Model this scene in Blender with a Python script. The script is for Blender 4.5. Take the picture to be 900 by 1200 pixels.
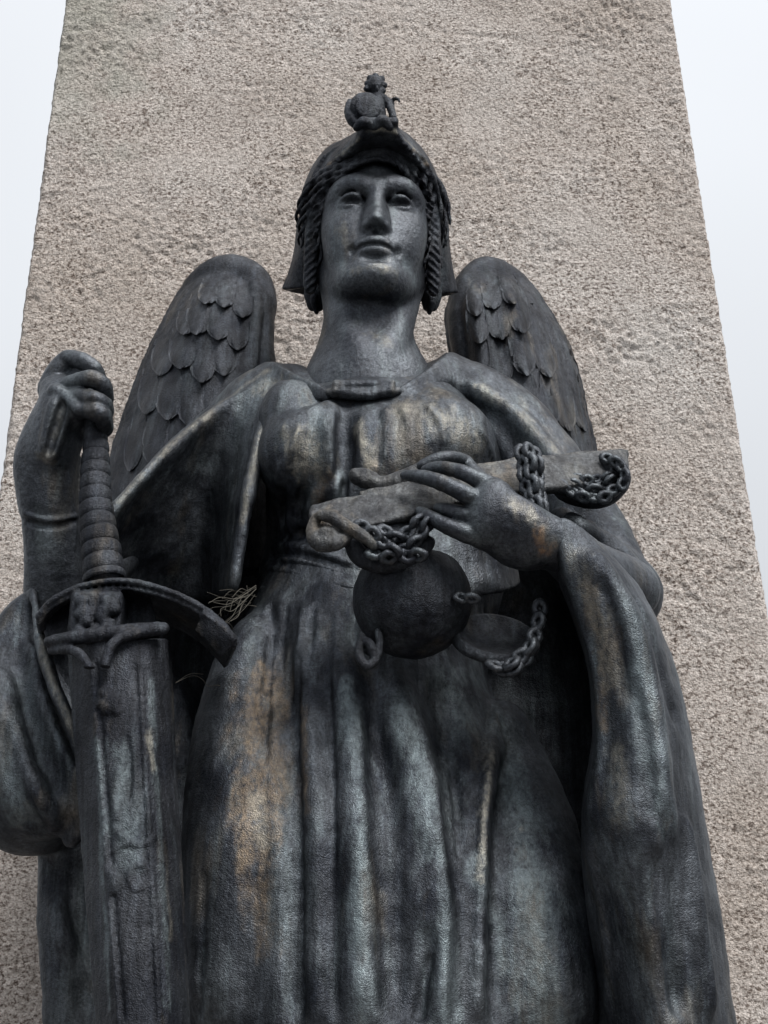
import bpy, bmesh, math, random
import numpy as np
import openvdb as vdb

for o in list(bpy.data.objects):
    bpy.data.objects.remove(o)
SC = bpy.context.scene
COL = SC.collection
R = math.radians

# ------------------------------------------------------------------ camera
CAM_Y, CAM_Z, PITCH, FOC = -2.4, 1.6, R(22), 1600.0      # FOC in pixels of the 900x1200 photograph
cd = bpy.data.cameras.new('camera')
cam = bpy.data.objects.new('camera', cd)
COL.objects.link(cam)
cam.location = (0, CAM_Y, CAM_Z)
cam.rotation_euler = (R(90) + PITCH, 0, 0)
cd.sensor_fit = 'VERTICAL'
cd.sensor_height = 36.0
cd.lens = 36.0 * FOC / 1200
cd.clip_start, cd.clip_end = 0.05, 2000
SC.camera = cam

# ------------------------------------------------------------------ overcast daylight
SUN_EL, SUN_AZ = R(60), R(205)
w = bpy.data.worlds.new('World')
SC.world = w
w.use_nodes = True
nt = w.node_tree
bg = nt.nodes['Background']
sky = nt.nodes.new('ShaderNodeTexSky')
sky.sky_type = 'NISHITA'
sky.sun_disc = False
sky.sun_elevation = SUN_EL
sky.sun_rotation = SUN_AZ
sky.dust_density = 4.0
mixw = nt.nodes.new('ShaderNodeMix')
mixw.data_type = 'RGBA'
mixw.inputs['Factor'].default_value = 0.88               # cloud layer over the clear sky
mixw.inputs[7].default_value = (9.6, 9.9, 10.3, 1)
tc = nt.nodes.new('ShaderNodeTexCoord')
cn = nt.nodes.new('ShaderNodeTexNoise')
cn.inputs['Scale'].default_value = 1.6
cn.inputs['Detail'].default_value = 3
cr = nt.nodes.new('ShaderNodeMapRange')
cr.inputs[1].default_value, cr.inputs[2].default_value = 0.3, 0.7
cr.inputs[3].default_value, cr.inputs[4].default_value = 0.9, 1.06
mul = nt.nodes.new('ShaderNodeMix')
mul.data_type = 'RGBA'
mul.blend_type = 'MULTIPLY'
mul.inputs['Factor'].default_value = 1.0
L = nt.links.new
L(sky.outputs[0], mixw.inputs[6])
L(tc.outputs['Generated'], cn.inputs['Vector'])
L(cn.outputs['Fac'], cr.inputs[0])
L(mixw.outputs[2], mul.inputs[6])
L(cr.outputs[0], mul.inputs[7])
sx_ = nt.nodes.new('ShaderNodeSeparateXYZ')
L(tc.outputs['Generated'], sx_.inputs[0])
gr = nt.nodes.new('ShaderNodeMapRange')                  # an overcast sky is brighter overhead than near the horizon
gr.inputs[1].default_value, gr.inputs[2].default_value = 0.0, 1.0
gr.inputs[3].default_value, gr.inputs[4].default_value = 0.72, 1.7
L(sx_.outputs[2], gr.inputs[0])
mul2 = nt.nodes.new('ShaderNodeMix')
mul2.data_type = 'RGBA'
mul2.blend_type = 'MULTIPLY'
mul2.inputs['Factor'].default_value = 1.0
L(mul.outputs[2], mul2.inputs[6])
L(gr.outputs[0], mul2.inputs[7])
L(mul2.outputs[2], bg.inputs['Color'])
bg.inputs['Strength'].default_value = 0.05

sd = bpy.data.lights.new('sun', 'SUN')
sd.energy = 3.0
sd.angle = R(30)
sd.color = (1.0, 0.97, 0.93)
sun = bpy.data.objects.new('sun', sd)
COL.objects.link(sun)
sun.location = (3, -6, 9)
SUN_X = 0.38                                             # a little from the right, in front, high
from mathutils import Vector
sdir = Vector((SUN_X, -math.cos(SUN_EL), math.sin(SUN_EL))).normalized()
sun.rotation_euler = sdir.to_track_quat('Z', 'Y').to_euler()
sky.sun_elevation = math.asin(sdir.z)
sky.sun_rotation = math.atan2(sdir.x, sdir.y)

SC.view_settings.view_transform = 'Standard'
SC.view_settings.look = 'None'
SC.view_settings.gamma = 1.0
SC.view_settings.use_curve_mapping = False
SC.view_settings.exposure = 0.62

# ------------------------------------------------------------------ helpers
rng = np.random.default_rng(7)
random.seed(7)
FWD = np.array([0, math.cos(PITCH), math.sin(PITCH)])
UP = np.array([0, -math.sin(PITCH), math.cos(PITCH)])
CAMP = np.array([0, CAM_Y, CAM_Z])


def ray(px, py):
    d = FWD + (px - 450) / FOC * np.array([1, 0, 0]) + (600 - py) / FOC * UP
    return d


def P(px, py, Y):
    """world point that lies at depth Y on the sight line of a photograph pixel"""
    d = ray(px, py)
    return CAMP + d * ((Y - CAM_Y) / d[1])


def mpp(p):
    """metres per photograph pixel at a point"""
    return float(np.dot(np.asarray(p) - CAMP, FWD)) / FOC


def PR(px, py, Y, r):
    p = P(px, py, Y)
    return (*p, r * mpp(p))


def crs(a, n):
    """Catmull-Rom resampling along axis 0, n points"""
    a = np.asarray(a, float)
    m = len(a)
    if m < 2:
        return np.repeat(a, n, 0)
    e = np.concatenate([[2 * a[0] - a[1]], a, [2 * a[-1] - a[-2]]])
    t = np.linspace(0, m - 1, n)
    i = np.minimum(t.astype(int), m - 2)
    f = (t - i).reshape(-1, *([1] * (a.ndim - 1)))
    p0, p1, p2, p3 = e[i], e[i + 1], e[i + 2], e[i + 3]
    return 0.5 * ((2 * p1) + (-p0 + p2) * f + (2 * p0 - 5 * p1 + 4 * p2 - p3) * f * f + (-p0 + 3 * p1 - 3 * p2 + p3) * f ** 3)


_LAT = rng.random((64, 64, 64)).astype(np.float32)


def vnoise(p, scale, seed=0):
    """smooth value noise in -1..1 at points p (N,3)"""
    q = p * scale + np.array([17.3, 5.1, 9.7]) * (seed + 1)
    i = np.floor(q).astype(int)
    f = q - i
    f = f * f * (3 - 2 * f)
    r = 0
    for dx in (0, 1):
        wx = f[:, 0] if dx else 1 - f[:, 0]
        for dy in (0, 1):
            wy = f[:, 1] if dy else 1 - f[:, 1]
            for dz in (0, 1):
                wz = f[:, 2] if dz else 1 - f[:, 2]
                r = r + wx * wy * wz * _LAT[(i[:, 0] + dx) & 63, (i[:, 1] + dy) & 63, (i[:, 2] + dz) & 63]
    return r * 2 - 1


def smin(a, b, k):
    if k <= 0:
        return np.minimum(a, b)
    h = np.maximum(k - np.abs(a - b), 0) / k
    return np.minimum(a, b) - h * h * (k * 0.25)


class Vol:
    """a block of clay: a signed distance field that shapes are added to and cut from"""

    def __init__(s, lo, hi, h):
        s.lo = np.asarray(lo, float)
        s.h = h
        s.n = np.maximum(((np.asarray(hi, float) - s.lo) / h).astype(int) + 1, 2)
        s.a = np.full(s.n, 1.0, np.float32)

    def box(s, lo, hi):
        i0 = np.clip(np.floor((np.asarray(lo) - s.lo) / s.h).astype(int), 0, s.n)
        i1 = np.clip(np.ceil((np.asarray(hi) - s.lo) / s.h).astype(int) + 1, 0, s.n)
        if (i1 <= i0).any():
            return None
        sl = tuple(slice(a, b) for a, b in zip(i0, i1))
        ax = [(s.lo[k] + s.h * np.arange(i0[k], i1[k])).astype(np.float32) for k in range(3)]
        return sl, ax[0][:, None, None], ax[1][None, :, None], ax[2][None, None, :]

    def put(s, fn, lo, hi, k, mode='add'):
        pad = max(k, 0) + 4 * s.h
        b = s.box(np.asarray(lo) - pad, np.asarray(hi) + pad)
        if b is None:
            return
        sl, X, Y, Z = b
        d = fn(X, Y, Z).astype(np.float32)
        if mode == 'add':
            s.a[sl] = smin(s.a[sl], d, k)
        elif mode == 'sub':
            s.a[sl] = -smin(-s.a[sl], d, k)

    def chain(s, pts, k=0.0, mode='add', flat=None):
        """tapered tube through pts (x,y,z,r); flat=(normal, factor) widens the section across the normal"""
        pts = np.asarray(pts, float)
        for p, q in zip(pts[:-1], pts[1:]):
            rm = max(p[3], q[3]) * (1 if flat is None else max(1, flat[1]))
            lo = np.minimum(p[:3], q[:3]) - rm
            hi = np.maximum(p[:3], q[:3]) + rm
            ab = q[:3] - p[:3]
            if flat is None:
                l2 = max(float(ab @ ab), 1e-12)

                def fn(X, Y, Z, p=p, ab=ab, l2=l2, q=q):
                    x, y, z = X - p[0], Y - p[1], Z - p[2]
                    t = np.clip((x * ab[0] + y * ab[1] + z * ab[2]) / l2, 0, 1)
                    return np.sqrt((x - t * ab[0]) ** 2 + (y - t * ab[1]) ** 2 + (z - t * ab[2]) ** 2) - (p[3] + t * (q[3] - p[3]))
            else:
                n = np.asarray(flat[0], float)
                n = n / np.linalg.norm(n)
                f = flat[1]
                # squash: distance along n counts f times

                def sq(v):
                    return v + (f - 1) * n * (v @ n)
                abq = sq(ab)
                l2 = max(float(abq @ abq), 1e-12)

                def fn(X, Y, Z, p=p, q=q, abq=abq, l2=l2, n=n, f=f):
                    x, y, z = X - p[0], Y - p[1], Z - p[2]
                    m = (f - 1) * (x * n[0] + y * n[1] + z * n[2])
                    x, y, z = x + m * n[0], y + m * n[1], z + m * n[2]
                    t = np.clip((x * abq[0] + y * abq[1] + z * abq[2]) / l2, 0, 1)
                    return (np.sqrt((x - t * abq[0]) ** 2 + (y - t * abq[1]) ** 2 + (z - t * abq[2]) ** 2) - (p[3] + t * (q[3] - p[3]))) / math.sqrt(max(f, 1))
            s.put(fn, lo, hi, k, mode)

    def tube(s, pts, n, k=0.0, mode='add', flat=None):
        s.chain(crs(pts, n), k, mode, flat)

    def ell(s, c, r, k=0.0, mode='add', rot=None):
        c, r = np.asarray(c, float), np.asarray(r, float)
        M = np.eye(3) if rot is None else np.asarray(rot, float)     # rows: the local axes
        e = np.sqrt(((M * r[:, None]) ** 2).sum(0))

        def fn(X, Y, Z):
            x, y, z = X - c[0], Y - c[1], Z - c[2]
            q = [M[i, 0] * x + M[i, 1] * y + M[i, 2] * z for i in range(3)]
            k0 = np.sqrt(sum((q[i] / r[i]) ** 2 for i in range(3)))
            k1 = np.sqrt(sum((q[i] / r[i] ** 2) ** 2 for i in range(3))) + 1e-9
            return k0 * (k0 - 1) / k1
        s.put(fn, c - e, c + e, k, mode)

    def rbox(s, c, hs, rad, k=0.0, mode='add', rot=None):
        c, hs = np.asarray(c, float), np.asarray(hs, float)
        M = np.eye(3) if rot is None else np.asarray(rot, float)
        e = (np.abs(M) * hs[:, None]).sum(0)

        def fn(X, Y, Z):
            x, y, z = X - c[0], Y - c[1], Z - c[2]
            q = [np.abs(M[i, 0] * x + M[i, 1] * y + M[i, 2] * z) - hs[i] + rad for i in range(3)]
            return np.sqrt(sum(np.maximum(v, 0) ** 2 for v in q)) + np.minimum(np.maximum(np.maximum(q[0], q[1]), q[2]), 0) - rad
        s.put(fn, c - e, c + e, k, mode)

    def loft(s, zs, prm, mod=None, k=0.0):
        """upright body of stacked ellipses: prm rows = cx, cy, a, b at heights zs"""
        zs = np.asarray(zs, float)
        prm = np.asarray(prm, float)
        zz = np.linspace(zs[0], zs[-1], 200)
        dense = crs(np.c_[zs, prm], 400)
        order = np.argsort(dense[:, 0])
        dense = dense[order]
        tab = np.stack([np.interp(zz, dense[:, 0], dense[:, 1 + i]) for i in range(4)], 1)
        lo = (tab[:, 0] - tab[:, 2]).min() * 1.0 - .05, (tab[:, 1] - tab[:, 3]).min() - .05, zs.min()
        hi = (tab[:, 0] + tab[:, 2]).max() + .05, (tab[:, 1] + tab[:, 3]).max() + .05, zs.max()

        def fn(X, Y, Z):
            z = Z.ravel()
            cx, cy, a, b = [np.interp(z, zz, tab[:, i])[None, None, :] for i in range(4)]
            x, y = X - cx, Y - cy
            q = np.sqrt((x / a) ** 2 + (y / b) ** 2)
            g = np.sqrt((x / a ** 2) ** 2 + (y / b ** 2) ** 2) + 1e-6
            d = q * (q - 1) / g
            if mod is not None:
                th = np.arctan2(x / a, -y / b)
                d = d - mod(th, Z)
            return np.maximum(d, np.maximum(zs.min() - Z, Z - zs.max()))
        s.put(fn, lo, hi, k)

    def sheet(s, ctrl, thick, k=0.0, res=None):
        """a curved sheet of cloth or metal through a grid of points"""
        c = np.asarray(ctrl, float)
        L0 = np.linalg.norm(np.diff(c, axis=0), axis=2).sum(0).max()
        L1 = np.linalg.norm(np.diff(c, axis=1), axis=2).sum(1).max()
        st = res or s.h * 1.6
        m, n = max(int(L0 / st), 4), max(int(L1 / st), 4)
        g = crs(c, m)
        g = np.swapaxes(crs(np.swapaxes(g, 0, 1), n), 0, 1)
        du = np.gradient(g, axis=0)
        dv = np.gradient(g, axis=1)
        nn = np.cross(du, dv)
        nn /= np.linalg.norm(nn, axis=2, keepdims=True) + 1e-12
        A = (g + nn * thick / 2).reshape(-1, 3)
        B = (g - nn * thick / 2).reshape(-1, 3)
        I = np.arange(m * n).reshape(m, n)
        f = np.stack([I[:-1, :-1], I[1:, :-1], I[1:, 1:], I[:-1, 1:]], -1).reshape(-1, 4)
        N = m * n
        rim = np.concatenate([I[0, :], I[1:, -1], I[-1, -2::-1], I[-2:0:-1, 0]])
        rn = np.roll(rim, -1)
        fs = np.concatenate([f, f[:, ::-1] + N, np.stack([rim, rn, rn + N, rim + N], -1)])
        vv = np.concatenate([A, B])
        s.mesh(vv, fs, k)

    def mesh(s, vv, fs, k=0.0):
        bw = max(k / s.h + 2, 3.0)
        loc = ((vv - s.lo) / s.h).astype(np.float32)
        g = vdb.FloatGrid.createLevelSetFromPolygons(loc, quads=fs.astype(np.uint32), transform=vdb.createLinearTransform(1.0), halfWidth=float(bw))
        i0 = np.clip(np.floor(loc.min(0) - bw - 1).astype(int), 0, s.n)
        i1 = np.clip(np.ceil(loc.max(0) + bw + 2).astype(int), 0, s.n)
        if (i1 <= i0).any():
            return
        buf = np.empty(i1 - i0, np.float32)
        g.copyToArray(buf, ijk=tuple(int(v) for v in i0))
        sl = tuple(slice(a, b) for a, b in zip(i0, i1))
        s.a[sl] = smin(s.a[sl], buf * s.h, k)

    def hit(s, px, py, default=None):
        """where the sight line of a photograph pixel first meets the clay"""
        d = ray(px, py)
        d = d / np.linalg.norm(d)
        with np.errstate(divide='ignore'):
            t1 = (s.lo - CAMP) / d
            t2 = (s.lo + s.h * (s.n - 1) - CAMP) / d
        t0 = max(np.minimum(t1, t2).max(), 0)
        te = np.maximum(t1, t2).min()
        if te <= t0:
            return default
        t = np.arange(t0, te, s.h * 0.5)
        p = CAMP + d * t[:, None]
        i = np.clip(np.round((p - s.lo) / s.h).astype(int), 0, s.n - 1)
        v = s.a[i[:, 0], i[:, 1], i[:, 2]]
        j = np.argmax(v < 0)
        if v[j] >= 0:
            return default
        return p[j]

    def stroke(s, path, k, mode='add', sink=0.5, n=None, flat=None):
        """a ridge or furrow drawn over the present surface: path rows = px, py, r(px)"""
        n = n or max(len(path) * 4, 6)
        q = crs(path, n)
        out = []
        last = None
        for a, b, r in q:
            p = s.hit(a, b)
            if p is None:
                if last is None:
                    continue
                p = P(a, b, last)
            last = p[1]
            rr = r * mpp(p)
            d = ray(a, b)
            d = d / np.linalg.norm(d)
            if mode == 'sub':
                out.append((*(p - d * rr * (.55 - sink)), rr))
            else:
                out.append((*(p + d * rr * sink), rr))
        if len(out) < 2:
            return
        o = np.array(out)
        if len(o) > 4:                                   # ease the depth along the stroke
            ks = np.array([1, 2, 3, 2, 1.]) / 9
            pad = np.concatenate([o[:1], o[:1], o, o[-1:], o[-1:]])
            o[:, :3] = np.stack([np.convolve(pad[:, i], ks, 'valid') for i in range(3)], 1)
        s.chain(o, k, mode, flat)

    def soften(s, n=1):
        """rub the clay smooth"""
        np.clip(s.a, -6 * s.h, 6 * s.h, out=s.a)
        for _ in range(n):
            for ax in range(3):
                a = np.moveaxis(s.a, ax, 0)
                b = a.copy()
                b[1:-1] = a[1:-1] * .5
                b[1:-1] += a[:-2] * .25
                b[1:-1] += a[2:] * .25
                a[...] = b

    def polys(s):
        b = 3 * s.h
        g = vdb.FloatGrid(b)
        a = np.clip(s.a, -b, b)
        a[[0, -1]] = b
        a[:, [0, -1]] = b
        a[:, :, [0, -1]] = b
        g.copyFromArray(a, ijk=(0, 0, 0), tolerance=0.0)
        p, q = g.convertToQuads(0.0)
        return p * s.h + s.lo, q[:, ::-1]


def mesh_obj(name, v, q, mat, parent=None, noise=(), smooth=True):
    me = bpy.data.meshes.new(name)
    q = np.asarray(q, np.int32)
    v = np.asarray(v, np.float64)
    k = q.shape[1]
    me.vertices.add(len(v))
    me.loops.add(q.size)
    me.polygons.add(len(q))
    me.vertices.foreach_set('co', v.astype(np.float32).ravel())
    me.loops.foreach_set('vertex_index', q.ravel())
    me.polygons.foreach_set('loop_start', np.arange(0, q.size, k, dtype=np.int32))
    me.update(calc_edges=True)
    me.validate()
    if noise:
        nn = np.empty(len(me.vertices) * 3, np.float32)
        me.vertices.foreach_get('normal', nn)
        nn = nn.reshape(-1, 3)
        disp = 0
        for i, (sc, amp) in enumerate(noise):
            disp = disp + vnoise(v, sc, i) * amp
        me.vertices.foreach_set('co', (v + nn * disp[:, None]).astype(np.float32).ravel())
        me.update()
    me.polygons.foreach_set('use_smooth', np.full(len(q), smooth))
    me.materials.append(mat)
    o = bpy.data.objects.new(name, me)
    COL.objects.link(o)
    if parent:
        o.parent = parent
        o.matrix_parent_inverse = parent.matrix_basis.inverted()
    return o


def tag(o, label=None, cat=None, group=None, kind=None):
    for k, v in (('label', label), ('category', cat), ('group', group), ('kind', kind)):
        if v:
            o[k] = v
    return o


def empty(name, loc, label, cat, group=None):
    o = bpy.data.objects.new(name, None)
    COL.objects.link(o)
    o.location = loc
    o.empty_display_size = 0.1
    return tag(o, label, cat, group)


NZ = ((26, .0020), (75, .0007), (160, .0005))            # hand-modelled unevenness of the cast

# ------------------------------------------------------------------ materials


def nmat(name):
    m = bpy.data.materials.new(name)
    m.use_nodes = True
    t = m.node_tree
    return m, t, t.nodes['Principled BSDF'], t.nodes.new


def ramp(t, src, stops):
    r = t.nodes.new('ShaderNodeValToRGB')
    e = r.color_ramp.elements
    while len(e) < len(stops):
        e.new(0.5)
    for el, (p, c) in zip(e, stops):
        el.position = p
        el.color = (*c, 1) if len(c) == 3 else c
    t.links.new(src, r.inputs[0])
    return r.outputs[0]


def tnoise(t, vec, scale, detail=4, rough=0.6, stretch=None):
    n = t.nodes.new('ShaderNodeTexNoise')
    n.inputs['Scale'].default_value = scale
    n.inputs['Detail'].default_value = detail
    n.inputs['Roughness'].default_value = rough
    if stretch:
        mp = t.nodes.new('ShaderNodeMapping')
        mp.inputs['Scale'].default_value = stretch
        t.links.new(vec, mp.inputs['Vector'])
        vec = mp.outputs[0]
    t.links.new(vec, n.inputs['Vector'])
    return n.outputs['Fac']


def tmix(t, fac, a, b, mode='MIX'):
    m = t.nodes.new('ShaderNodeMix')
    m.data_type = 'RGBA'
    m.blend_type = mode
    for sock, v in ((m.inputs['Factor'], fac), (m.inputs[6], a), (m.inputs[7], b)):
        if isinstance(v, (int, float)):
            sock.default_value = v
        elif isinstance(v, tuple):
            sock.default_value = (*v, 1)
        else:
            t.links.new(v, sock)
    return m.outputs[2]


def bronze(name, base=(.072, .080, .092), base2=(.018, .021, .028), patina=(.155, .185, .195), warm=(.16, .135, .10), pat_amt=.5, rough=(.40, .60), stain_or_light=True, bump=.45, streak=1.0):
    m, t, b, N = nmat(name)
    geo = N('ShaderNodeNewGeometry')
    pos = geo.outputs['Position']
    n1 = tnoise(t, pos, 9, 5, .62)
    col = tmix(t, ramp(t, n1, [(.38, (0, 0, 0)), (.64, (1, 1, 1))]), base2, base)
    # runs of pale salts down the metal
    n2 = tnoise(t, pos, 6, 6, .7, (3.2, 3.2, .45))
    col = tmix(t, ramp(t, n2, [(.50, (0, 0, 0)), (.72, (pat_amt,) * 3)]), col, patina)
    n3 = tnoise(t, pos, 4.3, 5, .65, (2.2, 2.2, .6))
    col = tmix(t, ramp(t, n3, [(.56, (0, 0, 0)), (.74, (.55,) * 3)]), col, warm)
    # thin run-off streaks, dark and pale, down every surface
    n6 = tnoise(t, pos, 1, 5, .7, (70, 70, 3.2))
    col = tmix(t, 1.0, col, ramp(t, n6, [(.34, (1 - .42 * streak,) * 3), (.5, (1, 1, 1)), (.68, (1 + .55 * streak, 1 + .6 * streak, 1 + .6 * streak))]), 'MULTIPLY')
    n4 = tnoise(t, pos, 210, 3, .7)
    col = tmix(t, ramp(t, n4, [(.35, (.62,) * 3), (.62, (1.25,) * 3)]), (1, 1, 1), col, 'MIX') if False else tmix(t, 1.0, col, ramp(t, n4, [(.33, (.6,) * 3), (.66, (1.3,) * 3)]), 'MULTIPLY')
    brk = ramp(t, tnoise(t, pos, 75, 6, .78, (1.3, 1.3, .7)), [(.36, (.06,) * 3), (.62, (1, 1, 1))])
    if stain_or_light:  # real stains; the pale and teal ones also carry painted highlights
        for att, c in (('stain_brown', (.27, .205, .14)), ('stain_highlight_teal', (.25, .305, .325)), ('stain_rust', (.30, .17, .09)), ('stain_highlight_pale', (.32, .305, .26))):
            a = N('ShaderNodeAttribute')
            a.attribute_name = att
            mm = N('ShaderNodeMath')
            mm.operation = 'MULTIPLY'
            t.links.new(a.outputs['Fac'], mm.inputs[0])
            t.links.new(brk, mm.inputs[1])
            col = tmix(t, mm.outputs[0], col, c)
    t.links.new(col, b.inputs['Base Color'])
    b.inputs['Metallic'].default_value = .76
    n5 = tnoise(t, pos, 22, 4, .6)
    mr = N('ShaderNodeMapRange')
    t.links.new(n5, mr.inputs[0])
    mr.inputs[1].default_value, mr.inputs[2].default_value = .3, .7
    mr.inputs[3].default_value, mr.inputs[4].default_value = rough
    t.links.new(mr.outputs[0], b.inputs['Roughness'])
    h1 = tnoise(t, pos, 260, 3, .6)
    h2 = tnoise(t, pos, 560, 2, .6)
    ad = N('ShaderNodeMath')
    ad.operation = 'MULTIPLY_ADD'
    t.links.new(h2, ad.inputs[0])
    ad.inputs[1].default_value = 1.0
    t.links.new(h1, ad.inputs[2])
    bp = N('ShaderNodeBump')
    bp.inputs['Strength'].default_value = bump
    bp.inputs['Distance'].default_value = .0045
    t.links.new(ad.outputs[0], bp.inputs['Height'])
    t.links.new(bp.outputs[0], b.inputs['Normal'])
    return m


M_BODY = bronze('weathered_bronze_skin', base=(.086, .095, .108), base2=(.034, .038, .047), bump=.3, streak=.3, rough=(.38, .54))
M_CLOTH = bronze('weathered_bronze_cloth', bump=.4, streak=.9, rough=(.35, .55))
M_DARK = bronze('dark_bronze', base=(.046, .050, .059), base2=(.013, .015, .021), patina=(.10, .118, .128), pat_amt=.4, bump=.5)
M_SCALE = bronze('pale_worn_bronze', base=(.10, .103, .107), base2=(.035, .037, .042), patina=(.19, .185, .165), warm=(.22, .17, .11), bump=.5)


def stone_mat():
    m, t, b, N = nmat('rough_granite')
    geo = N('ShaderNodeNewGeometry')
    pos = geo.outputs['Position']
    n1 = tnoise(t, pos, 2.2, 5, .6)
    col = ramp(t, n1, [(.3, (.46, .41, .37)), (.5, (.53, .485, .452)), (.72, (.585, .555, .53))])
    blot = tnoise(t, pos, 5.5, 5, .62)
    n2 = tnoise(t, pos, 150, 3, .62, (.85, 1, 1.15))
    sp = ramp(t, n2, [(.38, (.24, .20, .18)), (.45, (.80, .775, .755)), (.52, (1, 1, 1)), (.64, (1.3, 1.3, 1.31))])
    col = tmix(t, ramp(t, blot, [(.36, (.55,) * 3), (.58, (1, 1, 1))]), col, tmix(t, 1.0, col, sp, 'MULTIPLY'))
    n3 = tnoise(t, pos, 260, 2, .6)
    col = tmix(t, 1.0, col, ramp(t, n3, [(.33, (.66, .63, .62)), (.46, (1, 1, 1)), (.7, (1.18, 1.18, 1.18))]), 'MULTIPLY')
    # green algae near the upper left arris
    a = N('ShaderNodeAttribute')
    a.attribute_name = 'algae'
    col = tmix(t, a.outputs['Fac'], col, (.33, .38, .33))
    t.links.new(col, b.inputs['Base Color'])
    b.inputs['Roughness'].default_value = .9
    b.inputs['Specular IOR Level'].default_value = .25
    h1 = tnoise(t, pos, 150, 4, .7)
    bp = N('ShaderNodeBump')
    bp.inputs['Strength'].default_value = .9
    bp.inputs['Distance'].default_value = .013
    t.links.new(h1, bp.inputs['Height'])
    t.links.new(bp.outputs[0], b.inputs['Normal'])
    return m


M_STONE = stone_mat()

m, t, b, N = nmat('worn_asphalt')
g_ = N('ShaderNodeNewGeometry')
t.links.new(ramp(t, tnoise(t, g_.outputs['Position'], 40, 4), [(.3, (.035, .035, .036)), (.7, (.07, .07, .07))]), b.inputs['Base Color'])
b.inputs['Roughness'].default_value = .9
M_GROUND = m

# ------------------------------------------------------------------ ground, plinth, pillar
G = 600.0
gnd = mesh_obj('ground', [(-G, -G, 0), (G, -G, 0), (G, G, 0), (-G, G, 0)], [(0, 1, 2, 3)], M_GROUND, smooth=False)
tag(gnd, kind='structure')

PIL_Y = 0.55


def build_pillar():
    # the rough front face as a relief of 4 mm cells, the sides and back plain
    def edge(px0, py0, px1, py1):
        a, c = P(px0, py0, PIL_Y), P(px1, py1, PIL_Y)
        return lambda z: a[0] + (c[0] - a[0]) * (z - a[2]) / (c[2] - a[2])
    xl = edge(75, 0, 10, 480)
    xr = edge(787, 0, 897, 690)
    z0, z1 = 1.15, 4.35
    st = .0056
    nz, nx = int((z1 - z0) / st), int(1.9 / st)
    Z = np.linspace(z0, z1, nz)
    U = np.linspace(0, 1, nx)
    zz, uu = np.meshgrid(Z, U, indexing='ij')
    XL, XR = xl(Z)[:, None], xr(Z)[:, None]
    xx = XL + (XR - XL) * uu
    p = np.stack([xx, np.zeros_like(xx), zz], -1).reshape(-1, 3)
    # split and chipped grain: ridged octaves, flakes lying along the bed
    q = p * np.array([1, 1, 1.1])
    d = .003 * vnoise(q, 5, 0) + .0015 * vnoise(q, 17, 1)
    dens = np.clip(.5 + .7 * vnoise(q * np.array([.7, 1, 1.5]), 5, 12) + .45 * vnoise(q, 13, 13), .06, 1.3)
    d = d + dens * .0040 * np.clip(vnoise(q, 70, 2), -.8, .2)
    d = d + dens * .0056 * np.clip(vnoise(q, 115, 3), -.8, .25)
    d = d + (.4 + .6 * dens) * .0024 * vnoise(p, 185, 4)
    # a few long flaked scars
    fl = vnoise(p * np.array([.35, 1, 1.9]) + p[:, [2, 1, 0]] * np.array([.25, 0, .2]), 18, 6)
    d = d - .003 * np.clip(fl - .72, 0, .15) / .15
    d = d + .002 * np.clip(vnoise(p * np.array([.3, 1, 2.2]) - p[:, [2, 1, 0]] * np.array([.2, 0, .25]), 22, 9) - .74, 0, .15) / .15
    m_ = np.minimum(uu, 1 - uu).ravel() * 1.75
    chip = .006 + .004 * (vnoise(p * np.array([0, 0, 1]), 45, 8) + 1) + .03 * np.clip(vnoise(p * np.array([0, 0, 1]), 7, 9) - .55, 0, 1)
    e = np.clip(1 - m_ / chip, 0, 1)
    d = d - .010 * e ** 1.5
    sx = np.where(uu.ravel() < .5, 1, -1) * e * (.002 + .002 * vnoise(p, 80, 11))
    p[:, 0] += sx
    p[:, 1] = PIL_Y - d
    I = np.arange(nz * nx).reshape(nz, nx)
    f = np.stack([I[:-1, :-1], I[:-1, 1:], I[1:, 1:], I[1:, :-1]], -1).reshape(-1, 4)
    N0 = len(p)
    back = np.array([[xl(z) if s < 0 else xr(z), PIL_Y + 1.7, z] for z in Z for s in (-1, 1)])
    J = N0 + np.arange(nz * 2).reshape(nz, 2)
    sides = [np.stack([J[:-1, 0], I[:-1, 0], I[1:, 0], J[1:, 0]], -1), np.stack([I[:-1, -1], J[:-1, 1], J[1:, 1], I[1:, -1]], -1)]
    v = np.concatenate([p, back])
    fs = np.concatenate([f] + sides)
    o = mesh_obj('granite_pillar', v, fs, M_STONE)
    at = o.data.attributes.new('algae', 'FLOAT', 'POINT')
    n_ = vnoise(v, 9, 3) * .5 + vnoise(v, 30, 4) * .4
    al = np.clip((v[:, 2] - 3.75) / .5, 0, 1) * np.clip(1 - (v[:, 0] - v[:, 0].min()) / .42, 0, 1)
    at.data.foreach_set('value', np.clip(al * .45 + n_ * .3 * (al > .02), 0, .35).astype(np.float32))
    tag(o, 'rough pinkish grey granite pillar rising behind the winged bronze woman', 'pillar')
    # the shaft below and above the part in view
    for nm, za, zb in (('shaft_base', .9, z0), ('shaft_top', z1, 8.5)):
        vs = [(xl(z) if s < 0 else xr(z), y, z) for z in (za, zb) for s, y in ((-1, PIL_Y), (1, PIL_Y), (1, PIL_Y + 1.7), (-1, PIL_Y + 1.7))]
        c = mesh_obj(nm, vs, [(0, 1, 5, 4), (1, 2, 6, 5), (2, 3, 7, 6), (3, 0, 4, 7), (4, 5, 6, 7), (3, 2, 1, 0)], M_STONE, o, smooth=False)
    return o


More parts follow.
